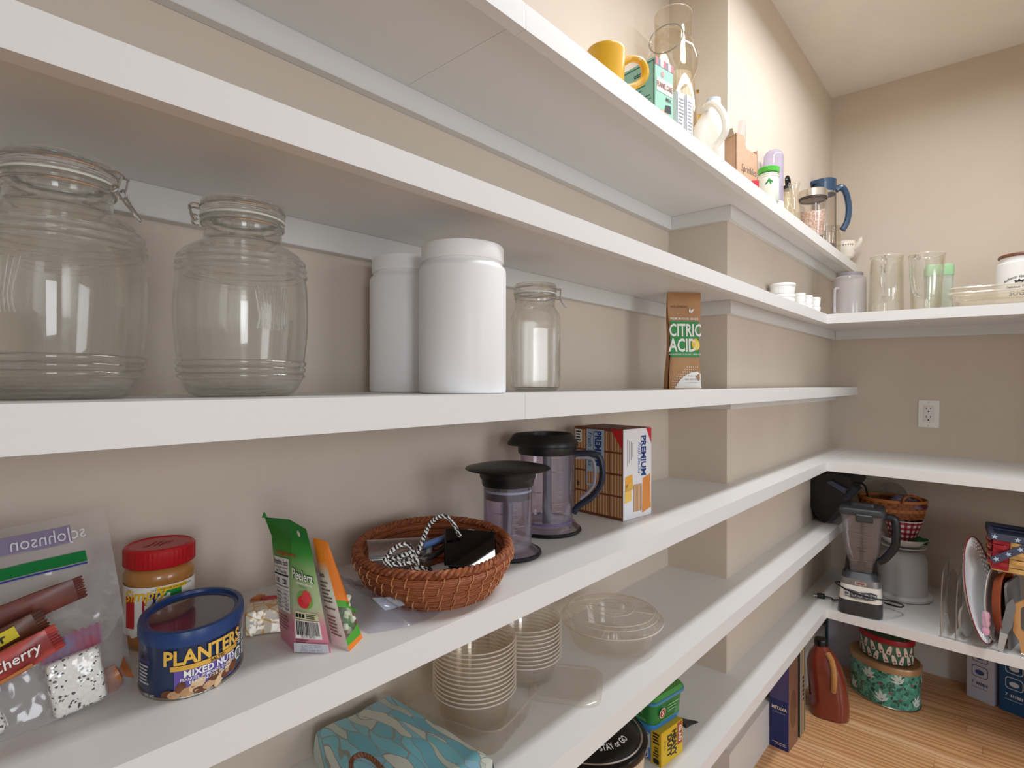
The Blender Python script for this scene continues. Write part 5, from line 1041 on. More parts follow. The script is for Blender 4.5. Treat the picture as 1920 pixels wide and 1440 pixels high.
o1 = [(-.020, 0), (.10, 0), (.10, .215), (-.006, .215), (-.010, .175), (-.038, .150), (-.040, .070), (-.026, .045)]
bm = bmesh.new()
ov_ = [bm.verts.new((x, -.009, z)) for x, z in o1]; hv_ = [bm.verts.new((x, -.009, z)) for x, z in [(-.006 + a, .112 + b) for a, b in rrect(.034, .085, .016, 5)]]
es = [bm.edges.new((ov_[i], ov_[(i+1) % len(ov_)])) for i in range(len(ov_))] + [bm.edges.new((hv_[i], hv_[(i+1) % len(hv_)])) for i in range(len(hv_))]
bmesh.ops.triangle_fill(bm, use_beauty=True, edges=es)
g_ = bmesh.ops.extrude_face_region(bm, geom=bm.faces[:]); bmesh.ops.translate(bm, verts=[e for e in g_['geom'] if isinstance(e, bmesh.types.BMVert)], vec=(0, .018, 0))
MB().bm(bm).obj('board', WOODB, t, smooth=False)
MB().box(-.010, .012, -.011, .011, .202, .219, .001, 1).obj('metal_bracket', STEEL, t); MB().box(-.022, -.008, -.010, .010, -.001, .010, .001, 1).obj('metal_foot', STEEL, t)
# --- patriotic basket -----------------------------------------------------
t = thing('picnic_basket', 'red, tan and navy woven basket with star printed handles on the rack', 'basket', (.056, 2.372, FB(0)+.232), (0, R(3), R(4)))
CO = [mat('splint_red', 'a3222e', .5), mat('splint_tan', 'd9ab68', .5), mat('splint_red', 'a3222e', .5), mat('splint_slate', '56647a', .5)]; NVY = mat('basket_navy', '1e2742', .5); DEN = mat('basket_denim', '454a60', .6)
bw, bd, bh = .105, .085, .105          # half width (x), half depth (y), height
MB().box(-bw+.006, bw-.006, -bd+.006, bd-.006, 0, .006).obj('basket_floor', CO[1], t)
for s_, axis in ((-1, 'y'), (1, 'y'), (-1, 'x'), (1, 'x')):
    n = 5 if axis == 'y' else 4; half = bw if axis == 'y' else bd; oth = bd if axis == 'y' else bw
    for k in range(n):
        c0 = -half*.96 + 2*half*.96*(k+.5)/n; wv = half*.96/n*.96
        for j in range(7):
            z0 = .004 + .0132*j; outw = .004 if (j+k) % 2 else .0
            def pf_(a, b): u = c0 + wv*(2*a-1)*1.0; v_ = z0 + .0124*b; o_ = s_*(oth*.95 + .05*oth*(v_/bh) + .0075*math.sin(PI*a)*(1 if (j+k) % 2 else -.15)); return Vector((u, o_, v_)) if axis == 'y' else Vector((o_, u, v_))
            MB().grid(pf_, 4, 1).obj('splint', CO[k % 4] if (j % 2 or k % 2 == 0) else CO[1], t)
for (a, b, c, d) in ((-bw, bw, -bd-.004, -bd+.003), (-bw, bw, bd-.003, bd+.004), (-bw-.004, -bw+.003, -bd, bd), (bw-.003, bw+.004, -bd, bd)):
    MB().box(a-.003, b+.003, c-.001, d+.001, .096, .116, .001, 1).obj('rim_band', DEN, t)
MB().box(-bw, -.010, -bd, bd, .112, .115).obj('lid_flap', NVY, t); MB().tube([(-bw, -.02, .117), (-.012, -.02, .117)], .0025, 6).obj('lid_batten', mat('basket_navy2', '2a3558', .5), t); MB().tube([(-bw, .03, .117), (-.012, .03, .117)], .0025, 6).obj('lid_batten', mat('basket_navy2', '2a3558', .5), t)
MB().lathe([(0, -.09), (.007, -.09), (.007, .09), (0, .09)], 12).obj('lid_bar', NVY, t, loc=(-.008, 0, .118), rot=(R(90), 0, 0))
def star(cx0, cy0, r0, rot0=0.): return [(cx0 + (r0 if k % 2 == 0 else r0*.42)*math.sin(PI*k/5+rot0), cy0 + (r0 if k % 2 == 0 else r0*.42)*math.cos(PI*k/5+rot0)) for k in range(10)]
STW = mat('star_pale', 'b9cbe0', .5)
ho = MB().prism([(-.112, -.010), (.012, -.010), (.012, .010), (-.112, .010)], -.0015, .0015, 'Y').obj('strap_handle', DEN, t, smooth=False, loc=(-.012, -bd-.008, .100), rot=(0, R(-38), 0))
for k in range(3): shape2d(ho, star(-.100+.034*k, 0, .0085, .2), planar((0, -.0015, 0), (1, 0, 0), (0, 0, 1), .0006), STW, 'printed_star')
shape2d(ho, ell(0, 0, .006, .006, 16), planar((0, -.0015, 0), (1, 0, 0), (0, 0, 1), .0010), mat('rivet_tan', 'c8ae84', .4), 'rivet')
fr2 = planar((0, -bd-.0052, .106), (1, 0, 0), (0, 0, 1), .0006)
for x_ in (-.098, -.045, .012, .05): shape2d(t, star(x_, 0, .0085), fr2, STW, 'printed_star')

# ================================================================== on the floor
t = thing('bottle_box', 'navy boxed bottle carton with METAXA lettering on the wood floor', 'box', (-.511, 1.874, 0), R(-3))
w_, d_, h_ = .088, .057, .300
MB().box(-d_, 0, 0, w_, 0, h_, .001, 1).obj('carton', mat('carton_navy', '1f2a63', .4), t)
fl_ = planar((-d_/2, 0, 0), (1, 0, 0), (0, 0, 1), .0004); fl2 = planar((-d_/2, 0, 0), (1, 0, 0), (0, 0, 1), .0009)
panel(t, -d_/2+.001, d_/2-.001, .155, h_-.001, fl_, mat('carton_violet', '4d4675', .45), name='upper_panel'); lettering(t, 'METAXA', .0132, fl2, mat('print_cream2', 'e6dcc8', .45), .001, .128, .03, .88); lettering(t, 'THE ORIGINAL GREEK SPIRIT', .0030, fl2, mat('print_cream2', 'e6dcc8', .45), 0, .114); bars(t, [(-.02, .02, .018, .0195), (-.012, .022, .013, .014)], fl2, mat('print_cream2', 'e6dcc8', .45))
panel(t, -w_/2+.001, w_/2-.001, .001, h_-.001, planar((0, w_/2, 0), (0, 1, 0), (0, 0, 1), .0004), mat('carton_copper', '8e6a5c', .3, .4), name='copper_side'); shape2d(t, ell(.0, .12, .026, .06, 20), planar((0, w_/2, 0), (0, 1, 0), (0, 0, 1), .0008), mat('carton_copper_dark', '6e5148', .3, .4), 'printed_bottle')
for k, (y0, wd, hh_, lb, c1, c2) in enumerate(((1.980, .016, .285, 'thin dark framed panel standing beside the navy bottle carton', '2f2f2b', 'a8a396'), (2.002, .022, .300, 'tan book-like box with dark lettering standing beside the tea jug', '5a4a3a', 'b59a72'), (2.030, .012, .275, 'slim black binder standing between tan box and tea jug', '232325', '8d8a84'))):
    t = thing('flat_panel', lb, 'box', (-.5665, y0, 0), R(-2)); MB().box(0, .062, 0, wd, 0, hh_, .0012, 1).obj('cover', mat('panel_cover_%d' % k, c1, .45), t); MB().box(.0605, .0628, .002, wd-.002, .003, hh_-.003).obj('spine', mat('panel_spine_%d' % k, c2, .4), t)
    if k == 1: bars(t, [(-.006, .006, -.04+.014*q_, -.030+.014*q_) for q_ in range(6)], planar((.0628, wd/2, .15), (0, 1, 0), (0, 0, 1), .0004), PRK, 'spine_print', 1)
# tea jug
t = thing('tea_jug', 'large plastic jug of red-brown tea with black cap on the floor', 'jug', (-.466, 2.195, 0), R(14))
TEA = mat('tea_amber', '6e2a1e', .12, col2='7d3323', nscale=4, coat=.6)
rg = []
for (w, d, z, oy) in ((.110, .100, .0, 0), (.120, .110, .006, 0), (.122, .112, .05, 0), (.120, .110, .12, 0), (.108, .098, .17, 0), (.080, .072, .205, .002), (.046, .044, .226, .004), (.036, .036, .234, .004)):
    rg.append([(p[0] - .026*max(0, (z-.08)/.15), p[1]+oy, z) for p in rrect(w, d, min(w, d)*.36, 7)])
MB().loft(rg).obj('jug_body', TEA, t)
MB().lathe([(.0175, .232), (.021, .234), (.021, .252), (.019, .255), (0, .255)], 28, cx=-.026, cy=.004).obj('cap', BLKG, t)
MB().tube(smooth_path([(-.006, -.024, .218), (.006, -.040, .200), (.012, -.054, .165), (.012, -.060, .130), (.010, -.054, .105)], 6), .0100, 10).obj('handle', mat('tea_handle_amber', 'b07a45', .2, coat=.5), t)
fcj = planar((-.0605, 0, .12), (0, -1, 0), (0, 0, 1), .0012); panel(t, -.036, .036, -.055, .050, fcj, mat('label_dark', '2a1a16', .4), name='paper_label'); FJ2 = planar((-.0605, 0, .12), (0, -1, 0), (0, 0, 1), .0018)
for k in range(4): shape2d(t, ell(-.004+.006*(k % 2), .034-.024*k, .012, .008, 12, .5), FJ2, PRW, 'printed_script')
# white box behind the jug
t = thing('appliance_box', 'white carton with teal edges behind the tea jug', 'box', (-.560, 2.60, 0), R(-3))
MB().box(0, .135, 0, .10, 0, .262, .001, 1).obj('carton', mat('carton_pale', 'b9bcd0', .5), t)
for a, b in ((0, .005), (.130, .135)): bars(t, [(a, b, 0, .262)], planar((0, 0, 0), (1, 0, 0), (0, 0, 1), .0005), mat('carton_teal', '2f6f74', .5), 'teal_edge', 1)
bars(t, [(.0, .135, .254, .262)], planar((0, 0, 0), (1, 0, 0), (0, 0, 1), .0007), mat('carton_teal', '2f6f74', .5), 'teal_edge', 1); shape2d(t, ell(.108, .205, .006, .006, 14), planar((0, 0, 0), (1, 0, 0), (0, 0, 1), .0008), PRK, 'printed_dot'); bars(t, [(.100, .116, .180, .192)], planar((0, 0, 0), (1, 0, 0), (0, 0, 1), .0008), PRO, 'orange_mark', 1)
# holiday tins
TX, TY = -.340, 2.462
t = thing('large_gift_tin', 'large oval teal tin printed with white leaves and berries', 'tin', (TX, TY, 0), R(-25)); ovt = lambda a: (1.0, .80)
TINT = voro_mat('teal_tin_print', ['2f7f6f', '3f9484', '27695c', '5fae9e', '3f8f80', '1f5a4c', '4aa08f'], 75., .35, edge='7fc0b0', ew=.02, warp=.02, wscale=60., coat=.4)
MB().lathe([(0, .002), (.112, .002), (.114, .006), (.116, .130), (0, .130)], 72, ovt).obj('tin_body', TINT, t)
MB().lathe([(.112, 0), (.116, .001), (.117, .004), (.1145, .006)], 72, ovt).obj('bottom_seam', mat('tin_rim', 'a9a49a', .3, 1.), t)
BRZ = mat('bronze_lid', 'b08c66', .3, .3)
MB().lathe([(.1165, .126), (.120, .128), (.120, .146), (.118, .149), (.112, .150), (.109, .147), (.105, .146), (0, .146)], 72, ovt).obj('tin_lid', BRZ, t)
def tinfn(off):
    def f(x, y): a = x/.105; return Vector(((.1145+.0015*(y/.13)+off)*math.cos(a), (.1145+.0015*(y/.13)+off)*.80*math.sin(a), y))
    return f
LEAFW = mat('print_leaf_white', 'c9dad4', .4); LEAFD = mat('print_leaf_dark', '1d4a36', .4)
rn = random.Random(11)
def sprig(x, y, s, rot, m, off):
    c, q = math.cos(rot), math.sin(rot)
    for k, (dx, dy, aa) in enumerate(((0, .9, 0), (-.42, .62, .7), (.42, .62, -.7), (-.5, .25, 1.0), (.5, .25, -1.0))):
        px_ = [(dx*s*.6 + (u*math.cos(aa) - v*math.sin(aa))*s, dy*s + (u*math.sin(aa) + v*math.cos(aa))*s) for u, v in ((0, -.45), (.17, -.1), (.13, .2), (0, .5), (-.13, .2), (-.17, -.1))]
        shape2d(t, [(x + a*c - b*q, y + a*q + b*c) for a, b in px_], tinfn(off), m, 'printed_leaf')
for k in range(9): sprig(-.33 + .052*k + rn.random()*.01, .012 + .075*(k % 2) + rn.random()*.01, .031, rn.uniform(-.5, .5), LEAFW, .0012)
for k in range(11): sprig(-.34 + .044*k + rn.random()*.012, .02 + rn.random()*.085, .012, rn.uniform(-2, 2), LEAFD, .0009)
for k in range(16): shape2d(t, ell(-.34+.03*k+rn.random()*.01, .012+rn.random()*.105, .0036, .0036, 12), tinfn(.0015), mat('print_berry', 'b03a44', .4), 'printed_berry')
t = thing('small_gift_tin', 'smaller oval tin with green lid and red rim on the large tin', 'tin', (TX+.004, TY+.004, .1505), R(-25))
MB().lathe([(0, 0), (.086, 0), (.0875, .003), (.089, .070), (0, .070)], 64, ovt).obj('tin_body', mat('tin_green', '3f6a55', .4, coat=.3), t)
MB().lathe([(.0895, .066), (.0925, .067), (.0925, .082), (.091, .085), (.086, .0855), (.084, .083)], 64, ovt).obj('red_lid_ring', mat('tin_red', '9a1f2a', .35), t); MB().lathe([(0, .084), (.085, .0838)], 64, ovt).obj('lid_top', mat('lid_green', '2f5a45', .4), t)
def tin2(off):
    def f(x, y): a = x/.080; return Vector(((.0872+.0013*(y/.07)+off)*math.cos(a), (.0872+.0013*(y/.07)+off)*.80*math.sin(a), y))
    return f
for k in range(40):
    x = -.27 + .0128*k; y = .018 + .030*(k % 2); r_ = .25*(1 if k % 3 else -1); c, q = math.cos(r_), math.sin(r_)
    shape2d(t, [(x + a*c - b*q, y + a*q + b*c) for a, b in ((-.0065, -.017), (.0065, -.017), (.0072, -.004), (.005, .012), (0, .017), (-.005, .012), (-.0072, -.004))], tin2(.0010), mat('print_slipper', 'e3dccf', .4), 'printed_slipper'); shape2d(t, [(x + a*c - b*q, y + a*q + b*c) for a, b in ell(0, -.009, .0032, .0036, 10)], tin2(.0016), mat('print_berry', 'b03a44', .4), 'printed_pompom')
# two lunchbox cartons by the back wall
for k, (p0, p1, cbox, cprint, lb) in enumerate((((1812, 1303), (1863, 1325), 'c3c7da', '3c4f86', 'white carton with blue line drawings of containers by back wall'), ((1873, 1328), (1932, 1352), '1d4f7c', 'cfdcea', 'dark blue carton with white line drawings of containers by back wall'))):
    a, b = at(*p0, 2, 0), at(*p1, 2, 0); wd = (b - a).length; an = math.atan2(b.y-a.y, b.x-a.x)
    t = thing('container_carton', lb, 'box', a, an); dd = .105
    MB().box(0, wd, 0, dd, 0, .22, .001, 1).obj('carton', mat('carton_c%d' % k, cbox, .5), t); CP = mat('carton_print%d' % k, cprint, .5)
    f_ = planar((wd/2, 0, 0), (1, 0, 0), (0, 0, 1), .0005); f2_ = planar((wd/2, 0, 0), (1, 0, 0), (0, 0, 1), .0009); f3_ = planar((wd/2, 0, 0), (1, 0, 0), (0, 0, 1), .0013)
    for j, z_ in enumerate((.105, .160)):
        shape2d(t, [(x*1., z_+y) for x, y in rrect(.050, .042, .010, 4)], f_, CP, 'printed_container'); shape2d(t, [(x, z_+y) for x, y in rrect(.045, .037, .009, 4)], f2_, MATS['carton_c%d' % k], 'printed_container'); shape2d(t, ell(0, z_-.002, .014, .009, 16), f3_, CP, 'printed_food')
    lettering(t, '7', .014, f_, CP, -.022, .062, .02); bars(t, [(-.010+.006*j, -.006+.006*j, .056, .066) for j in range(6)] + [(-.026, .024, .045, .0465)], f_, CP, 'printed_icons', 1)

# ================================================================== shelf B
zB = ZS['B']
def BB(x): return zb('B', x)
RAM = mat('ramekin_white', 'efefed', .3)
def ramekin(loc, r, h, label, group, rz=0.):
    t = thing('ramekin', label, 'ramekin', loc, rz, group); fl = lambda a: 1 + .012*math.sin(40*a)
    MB().lathe([(0, .001), (r*.86, .001), (r*.90, .003), (r*.90, h*.2)], 60).lathe([(r*.90, h*.2), (r*.955, h-.010)], 160, fl).lathe([(r*.955, h-.010), (r, h-.008), (r, h-.001), (r*.98, h), (r*.93, h), (r*.90, h-.004), (r*.86, .006), (0, .006)], 60).obj('ramekin_wall', RAM, t, ang=50); return t
def shelfpt(px_, x): q = at(px_, 560, 0, x); return (x, q.y)
for (px_, x, r, hs, nm) in ((1467, -.540, .0385, (.034, .036), 'wide'), (1499, -.545, .0195, (.033, .034), 'first narrow'), (1512.5, -.540, .0195, (.033, .034), 'second narrow'), (1527, -.535, .0205, (.034, .035), 'third narrow')):
    p = shelfpt(px_, x); z = zB
    for k, hh_ in enumerate(hs):
        lb = '%s white ramekin, %s' % ('wide shallow' if nm == 'wide' else 'small', ('standing on the shelf under its twin' if k == 0 else 'stacked on its twin')) if nm == 'wide' else 'small white ramekin of the %s stack from the wide ramekins, %s' % (nm.split()[0], 'lower' if k == 0 else 'upper')
        ramekin((p[0], p[1], z), r, hh_, lb, 'stacked white ramekins'); z += hh_ - .0005
# lavender blender pitcher upside down
t = thing('plastic_pitcher', 'cloudy lavender plastic pitcher turned upside down in the corner', 'pitcher', (-.452, 2.435, BB(-.452)), (0, TILT, 0))
LAV = film('lavender_pitcher', 'edeae9', .36, 'e0dad9', .15, 1.2, edge='d6d0d1')
MB().lathe([(.0575, 0), (.0580, .003), (.0555, .140), (.0535, .152), (.046, .158), (.044, .158), (.044, .170), (.030, .172), (0, .172)], 56).lathe([(.0565, 0), (.0545, .139)], 56).obj('pitcher_wall', LAV, t)
ha = R(-118); hd = Vector((math.cos(ha), math.sin(ha), 0))
MB().tube(smooth_path([hd*.055+up*.110, hd*.072+up*.108, hd*.076+up*.095, hd*.076+up*.030, hd*.072+up*.016, hd*.056+up*.014], 6), .0048, 8).obj('handle', film('lavender_handle', 'eae6e8', .4, 'e2dddf', .1, 1.4), t)
MB().lathe([(.0440, .158), (.0445, .160), (.0445, .171)], 40).obj('dark_collar', mat('pitcher_collar', '8b858b', .4), t)
# glass pitchers
PG = film('pitcher_glass', 'fdfdfb', .035, 'f4f0e8', .04, 1.7, edge='ebe6dc')
def gpitcher(loc, r0, r1, h, label, ha, ribs):
    t = thing('glass_pitcher', label, 'glass pitcher', loc, (0, TILT, 0))
    rb = (lambda a: 1 + .010*math.sin(30*a)) if ribs else (lambda a: 1 + .015*math.sin(3*a+1))
    sp = lambda a: 1 + .10*max(0, math.cos(a-ha-PI))**8
    MB().lathe([(0, .002), (r0*.9, .002), (r0, .008), (r0*.98+(r1-r0)*.4, h*.5), (r1, h-.004)], 72, rb).lathe([(r1, h-.004), (r1+.001, h-.001), (r1-.001, h), (r1-.004, h-.004)], 72, sp).lathe([(r1-.004, h-.006), (r0-.005, .014), (0, .012)], 56).obj('pitcher_wall', PG, t, ang=60)
    d = Vector((math.cos(ha), math.sin(ha), 0))
    MB().tube(smooth_path([d*(r1-.001)+up*(h*.92), d*(r1+.026)+up*(h*.93), d*(r1+.036)+up*(h*.78), d*(r1+.032)+up*(h*.52), d*(r1+.014)+up*(h*.33), d*r0+up*(h*.30)], 6), lambda u: .0085 - .003*u, 10).obj('handle', glass_mat('handle_glass', 'ffffff', 1.45, .1), t)
    MB().tube([((r1)*math.cos(2*PI*k/56), (r1)*math.sin(2*PI*k/56), h-.001) for k in range(56)], .0014, 6, closed=True).obj('rim', film('glass_rim_bead', 'f6f3ec', .35, 'fbf7f1', .06, 1.6), t); return t
gpitcher((-.331, 2.400, BB(-.331)), .0535, .0505, .212, 'straight smooth clear glass pitcher beside the lavender pitcher', R(-88), False)
gpitcher((-.216, 2.425, BB(-.216)), .044, .0530, .208, 'flared ribbed clear glass pitcher in front of the green lidded bottle', R(-112), True)
t = thing('lidded_jug', 'frosted square jug with light green lid behind the ribbed pitcher', 'jug', (-.196, 2.61, BB(-.196)), (0, TILT, R(10)))
MB().loft([rsq(.070, .070, .014, .002), rsq(.078, .078, .014, .008), rsq(.084, .084, .014, .165)]).obj('jug_body', film('frosted_plastic', 'e6ece2', .5, 'd9e0d4', .3, 1.), t); MB().loft([rsq(.086, .086, .014, .155), rsq(.087, .087, .014, .188), rsq(.080, .080, .014, .196)]).obj('green_lid', mat('lid_green_soft', '9cc79a', .4, sss=.2), t)
# glass baking dishes
DG = film('baking_glass', 'fdfcf9', .025, 'f8f4ec', .04, 1.7, edge='f1ece3')
for k, (y_, z_, s_, lb) in enumerate(((2.372, 0., 1.0, 'clear glass baking dish at the shelf front, under its twin'), (2.378, .017, .97, 'clear glass baking dish nested in its twin, under the white canister'))):
    x_ = .005; t = thing('glass_baking_dish', lb, 'baking dish', (x_, y_, BB(x_)+z_), (0, TILT, 0), 'nested glass baking dishes')
    rg = [[(p[0]*s_, p[1]*s_, z) for p in rrect(w, d, r_, 6)] for (w, d, r_, z) in ((.250, .160, .02, .001), (.272, .182, .026, .006), (.292, .202, .03, .042), (.306, .216, .034, .043), (.308, .218, .034, .047), (.300, .210, .034, .048), (.286, .196, .03, .044), (.264, .174, .026, .010), (.240, .150, .02, .006))]
    MB().loft(rg).obj('dish_wall', DG, t, ang=50)
    MB().tube([(p[0]*s_, p[1]*s_, .0455) for p in rrect(.307, .217, .034, 8)], .0024, 6, closed=True).obj('rim', film('glass_rim_bead', 'f6f3ec', .35, 'fbf7f1', .06, 1.6), t)
# white canister
cx2, cy2 = .046, 2.590
t = thing('ceramic_canister', 'white ceramic canister with brown wooden lid and black vintage lettering', 'canister', (cx2, cy2, BB(cx2)), (0, TILT, 0))
rC, hC = .0800, .190
MB().lathe([(0, 0), (rC-.003, 0), (rC, .004), (rC, hC-.022), (rC-.003, hC-.018), (rC-.010, hC-.016), (rC-.011, hC-.008), (rC-.009, hC-.004), (rC-.009, hC), (0, hC)], 64).obj('canister_body', mat('canister_white', 'eceaea', .3), t)
MB().lathe([(rC-.012, hC), (rC-.004, hC+.001), (rC-.0035, hC+.005), (rC-.006, hC+.010), (rC-.014, hC+.012), (0, hC+.012)], 56).obj('wooden_lid', mat('lid_wood', '6b3f2e', .4, col2='7d4c38', nscale=12), t)
fcn = cyl(rC, R(-104), 0, .0006); lettering(t, 'Authentic Vintage Taste', .0125, fcn, PRK, .004, .118, .01, .85, shear=.25, arcr=.085)
shape2d(t, [(-.010, .096), (-.013, .108), (-.006, .102), (0, .111), (.006, .102), (.013, .108), (.010, .096)], fcn, PRK, 'printed_crown'); shape2d(t, ell(-.0, .0985, .008, .0008, 10), cyl(rC, R(-104), 0, .0012), PRW, 'crown_band')
lettering(t, 'Delicious Tradition', .0115, fcn, PRK, .004, .084, .01, .9, shear=.3); lettering(t, 'SUGAR', .022, fcn, PRK, .008, .062, .03, 1.)

# ================================================================== shelf A
zA = ZS['A']
def pos(px_, x): return (x, at(px_, 400, 0, x).y, zA)
YEL = mat('mug_yellow', 'e8b433', .3, coat=.3)
p = pos(1136, -.532); t = thing('yellow_mug', 'glossy yellow mug with big loop handle at the shelf edge', 'mug', p, R(30))
t.scale = (1, 1, .78)
MB().lathe([(0, .0), (.027, .0), (.030, .003), (.0340, .092), (.0345, .098), (.0335, .100), (.0320, .097), (.028, .006), (0, .005)], 56).obj('mug_body', YEL, t)
ha = R(22); hd = Vector((math.cos(ha), math.sin(ha), 0))
MB().tube(smooth_path([hd*.030+up*.078, hd*.046+up*.090, hd*.064+up*.088, hd*.073+up*.070, hd*.070+up*.046, hd*.052+up*.028, hd*.030+up*.022], 7), .0072, 10).obj('handle', YEL, t)
# funnel cake box
a = Vector(pos(1228, -.535)); t = thing('cake_mix_box', 'mint green funnel cake mix box with striped awning top', 'food box', a, R(-9))
MNT = mat('box_mint', '8fc4b0', .5); w_, d_, h_ = .062, .095, .156
MB().box(-d_, 0, 0, w_, 0, h_, .001, 1).obj('carton', MNT, t)
fs = planar((0, w_/2, 0), (0, 1, 0), (0, 0, 1), .0005); fs2 = planar((0, w_/2, 0), (0, 1, 0), (0, 0, 1), .0010); fl_ = planar((-d_/2, 0, 0), (1, 0, 0), (0, 0, 1), .0005)
for k in range(7): bars(t, [(-w_/2+.0089*k, -w_/2+.0089*(k+1), h_-.016, h_-.001)], fs, (mat('awning_red', 'b5606a', .5), mat('awning_dark', '6e6a78', .5), mat('awning_cream', 'e0d3c6', .5))[k % 3], 'awning_stripe', 1)
shape2d(t, ell(-.006, h_-.030, .005, .006, 14), fs, mat('print_dusty', 'c9867e', .5), 'printed_badge'); panel(t, -.026, .028, .088, .116, fs, mat('print_blush', 'e2d6c9', .5), name='title_plate'); lettering(t, 'FUNNEL CAKE', .0155, fs2, mat('print_wine', '7e4a4a', .5), .001, .102, .03, .52); lettering(t, 'MIX', .011, fs2, PRK, .014, .078, .02)
shape2d(t, [(0, .050), (.004, .066), (.022, .069), (.024, .053)], fs, PRK, 'printed_cup'); shape2d(t, ell(-.004, .028, .026, .026, 20), fs, mat('print_cake', 'd6b48a', .5, col2='b08050', nscale=90), 'printed_cake')
bars(t, lines(-d_/2+.008, d_/2-.010, .030, .125, 12, .25, .5, 3), fl_, mat('print_ink', '33554c', .5)); bars(t, [(-d_/2+.002, d_/2-.002, h_-.008, h_-.006), (d_/2-.004, d_/2-.002, .002, h_-.006)], fl_, mat('print_dkteal', '3d5c56', .5), 'border_line', 1)
bars(t, lines(-.005, .022, .128, .136, 2, .5, .1), fl_, PRK, 'printed_heading')
# two thin white cartons
for k, (px_, x, lb) in enumerate(((1276, -.545, 'thin white carton with fine grey print beside the mint box'), (1293, -.535, 'thin white carton with a grey spine next to another white carton'))):
    p = pos(px_, x); t = thing('white_carton', lb, 'food box', p, R(-10)); hh_ = (.140, .138)[k]
    MB().box(-.035, 0, -.012, .012, 0, hh_, .001, 1).obj('carton', mat('carton_white2', 'e8e6ea', .5), t); bars(t, lines(-.007, .010, .02, hh_-.012, 14, .4, .3, 4+k), planar((0, 0, 0), (0, 1, 0), (0, 0, 1), .0005), PRGR); bars(t, [(-.012, -.008, .002, hh_-.002)], planar((0, 0, 0), (0, 1, 0), (0, 0, 1), .0006), mat('spine_grey', 'b9bac6', .5), 'grey_spine', 1)
# glass carboy behind
p = pos(1261, -.668); t = thing('glass_jug', 'big clear glass decanter with wide neck and tilted ring mouth', 'glass jug', p, 0); HG = film('hand_glass', 'fdfcf8', .03, 'fbf3e4', .02, 1.6, edge='e4dac8')
MB().lathe([(0, .003), (.056, .003), (.061, .012), (.063, .18), (.062, .235), (.058, .275), (.052, .305), (.048, .325), (.0475, .42), (.0485, .470), (.0475, .471), (.0465, .42), (.047, .326), (.051, .303), (.056, .272), (.060, .235), (.061, .18), (.059, .014), (0, .006)], 56).obj('jug_wall', HG, t)
MB().tube([(.0482*math.cos(2*PI*k/48), .0482*math.sin(2*PI*k/48), .4705) for k in range(48)], .0012, 6, closed=True).obj('rim', film('glass_rim_bead', 'f6f3ec', .35, 'fbf7f1', .06, 1.6), t)
p = pos(1252, -.600); t = thing('glass_bottle', 'clear round bottomed glass bottle lying back with its open mouth showing', 'glass bottle', (p[0]+.012, p[1]-.012, zA+.262), (R(76), 0, R(12)))
MB().lathe([(.038, .040), (.0385, .042), (.038, .044), (.036, .040), (.038, .024), (.052, .006), (.058, -.030), (.050, -.070), (.030, -.092), (0, -.098)], 56).obj('bottle_wall', HG, t)
MB().tube([(.038*math.cos(2*PI*k/48), .038*math.sin(2*PI*k/48), .0425) for k in range(48)], .0016, 6, closed=True).obj('rim', mat('rim_grey_glass', 'b9b2a6', .1, trans=.6), t)  # bottle rim in one even grey-beige glass
# fluted white dispenser with gold tap
p = (-.706, 1.508, zA); t = thing('fluted_dispenser', 'tall white fluted drink dispenser with gold tap and knob', 'dispenser', p, 0)
MB().lathe([(0, 0), (.040, 0), (.042, .004), (.0405, .36), (.036, .372), (.020, .378), (0, .379)], 160, lambda a: 1+.018*math.sin(28*a)).obj('fluted_body', mat('fluted_white', 'f3efe9', .35), t)
GOLDM = mat('gold_metal', 'c9a04e', .25, 1.); ga = R(20); gd = Vector((math.cos(ga), math.sin(ga), 0))
MB().tube([gd*.040+up*.318, gd*.056+up*.318], .005, 10).obj('gold_knob', GOLDM, t); MB().box(-.010, .010, -.006, .006, -.026, .026, .001, 1).obj('gold_tap', GOLDM, t, loc=gd*.056+up*.225, rot=(0, 0, ga)); MB().tube([gd*.040+up*.205, gd*.062+up*.205, gd*.064+up*.185], .005, 8).obj('tap_spout', GOLDM, t)
# white handled milk jug
p = pos(1322, -.558); t = thing('milk_jug', 'translucent white plastic jug with big handle and blue cap', 'jug', p, R(40)); MJ = mat('milky_jug', 'efe9df', .4, sss=.3)
rg = []
for (w, d, z, o_) in ((.082, .082, .0, 0), (.090, .090, .006, 0), (.090, .090, .085, 0), (.080, .084, .115, .004), (.052, .060, .148, .012), (.030, .034, .168, .018), (.026, .026, .176, .020)): rg.append([((q[0]+o_)*.9, q[1]*.9, z) for q in rrect(w, d, min(w, d)*.32, 6)])
MB().loft(rg).obj('jug_body', MJ, t); MB().tube(smooth_path([(-.006, -.020, .160), (.004, -.050, .156), (.020, -.070, .120), (.024, -.072, .080), (.010, -.050, .056)], 6), .0085, 8).obj('handle', MJ, t); MB().lathe([(.014, .174), (.017, .175), (.017, .190), (0, .191)], 24, cx=.020).obj('cap', mat('cap_pale_blue', 'c9d8e2', .4), t)
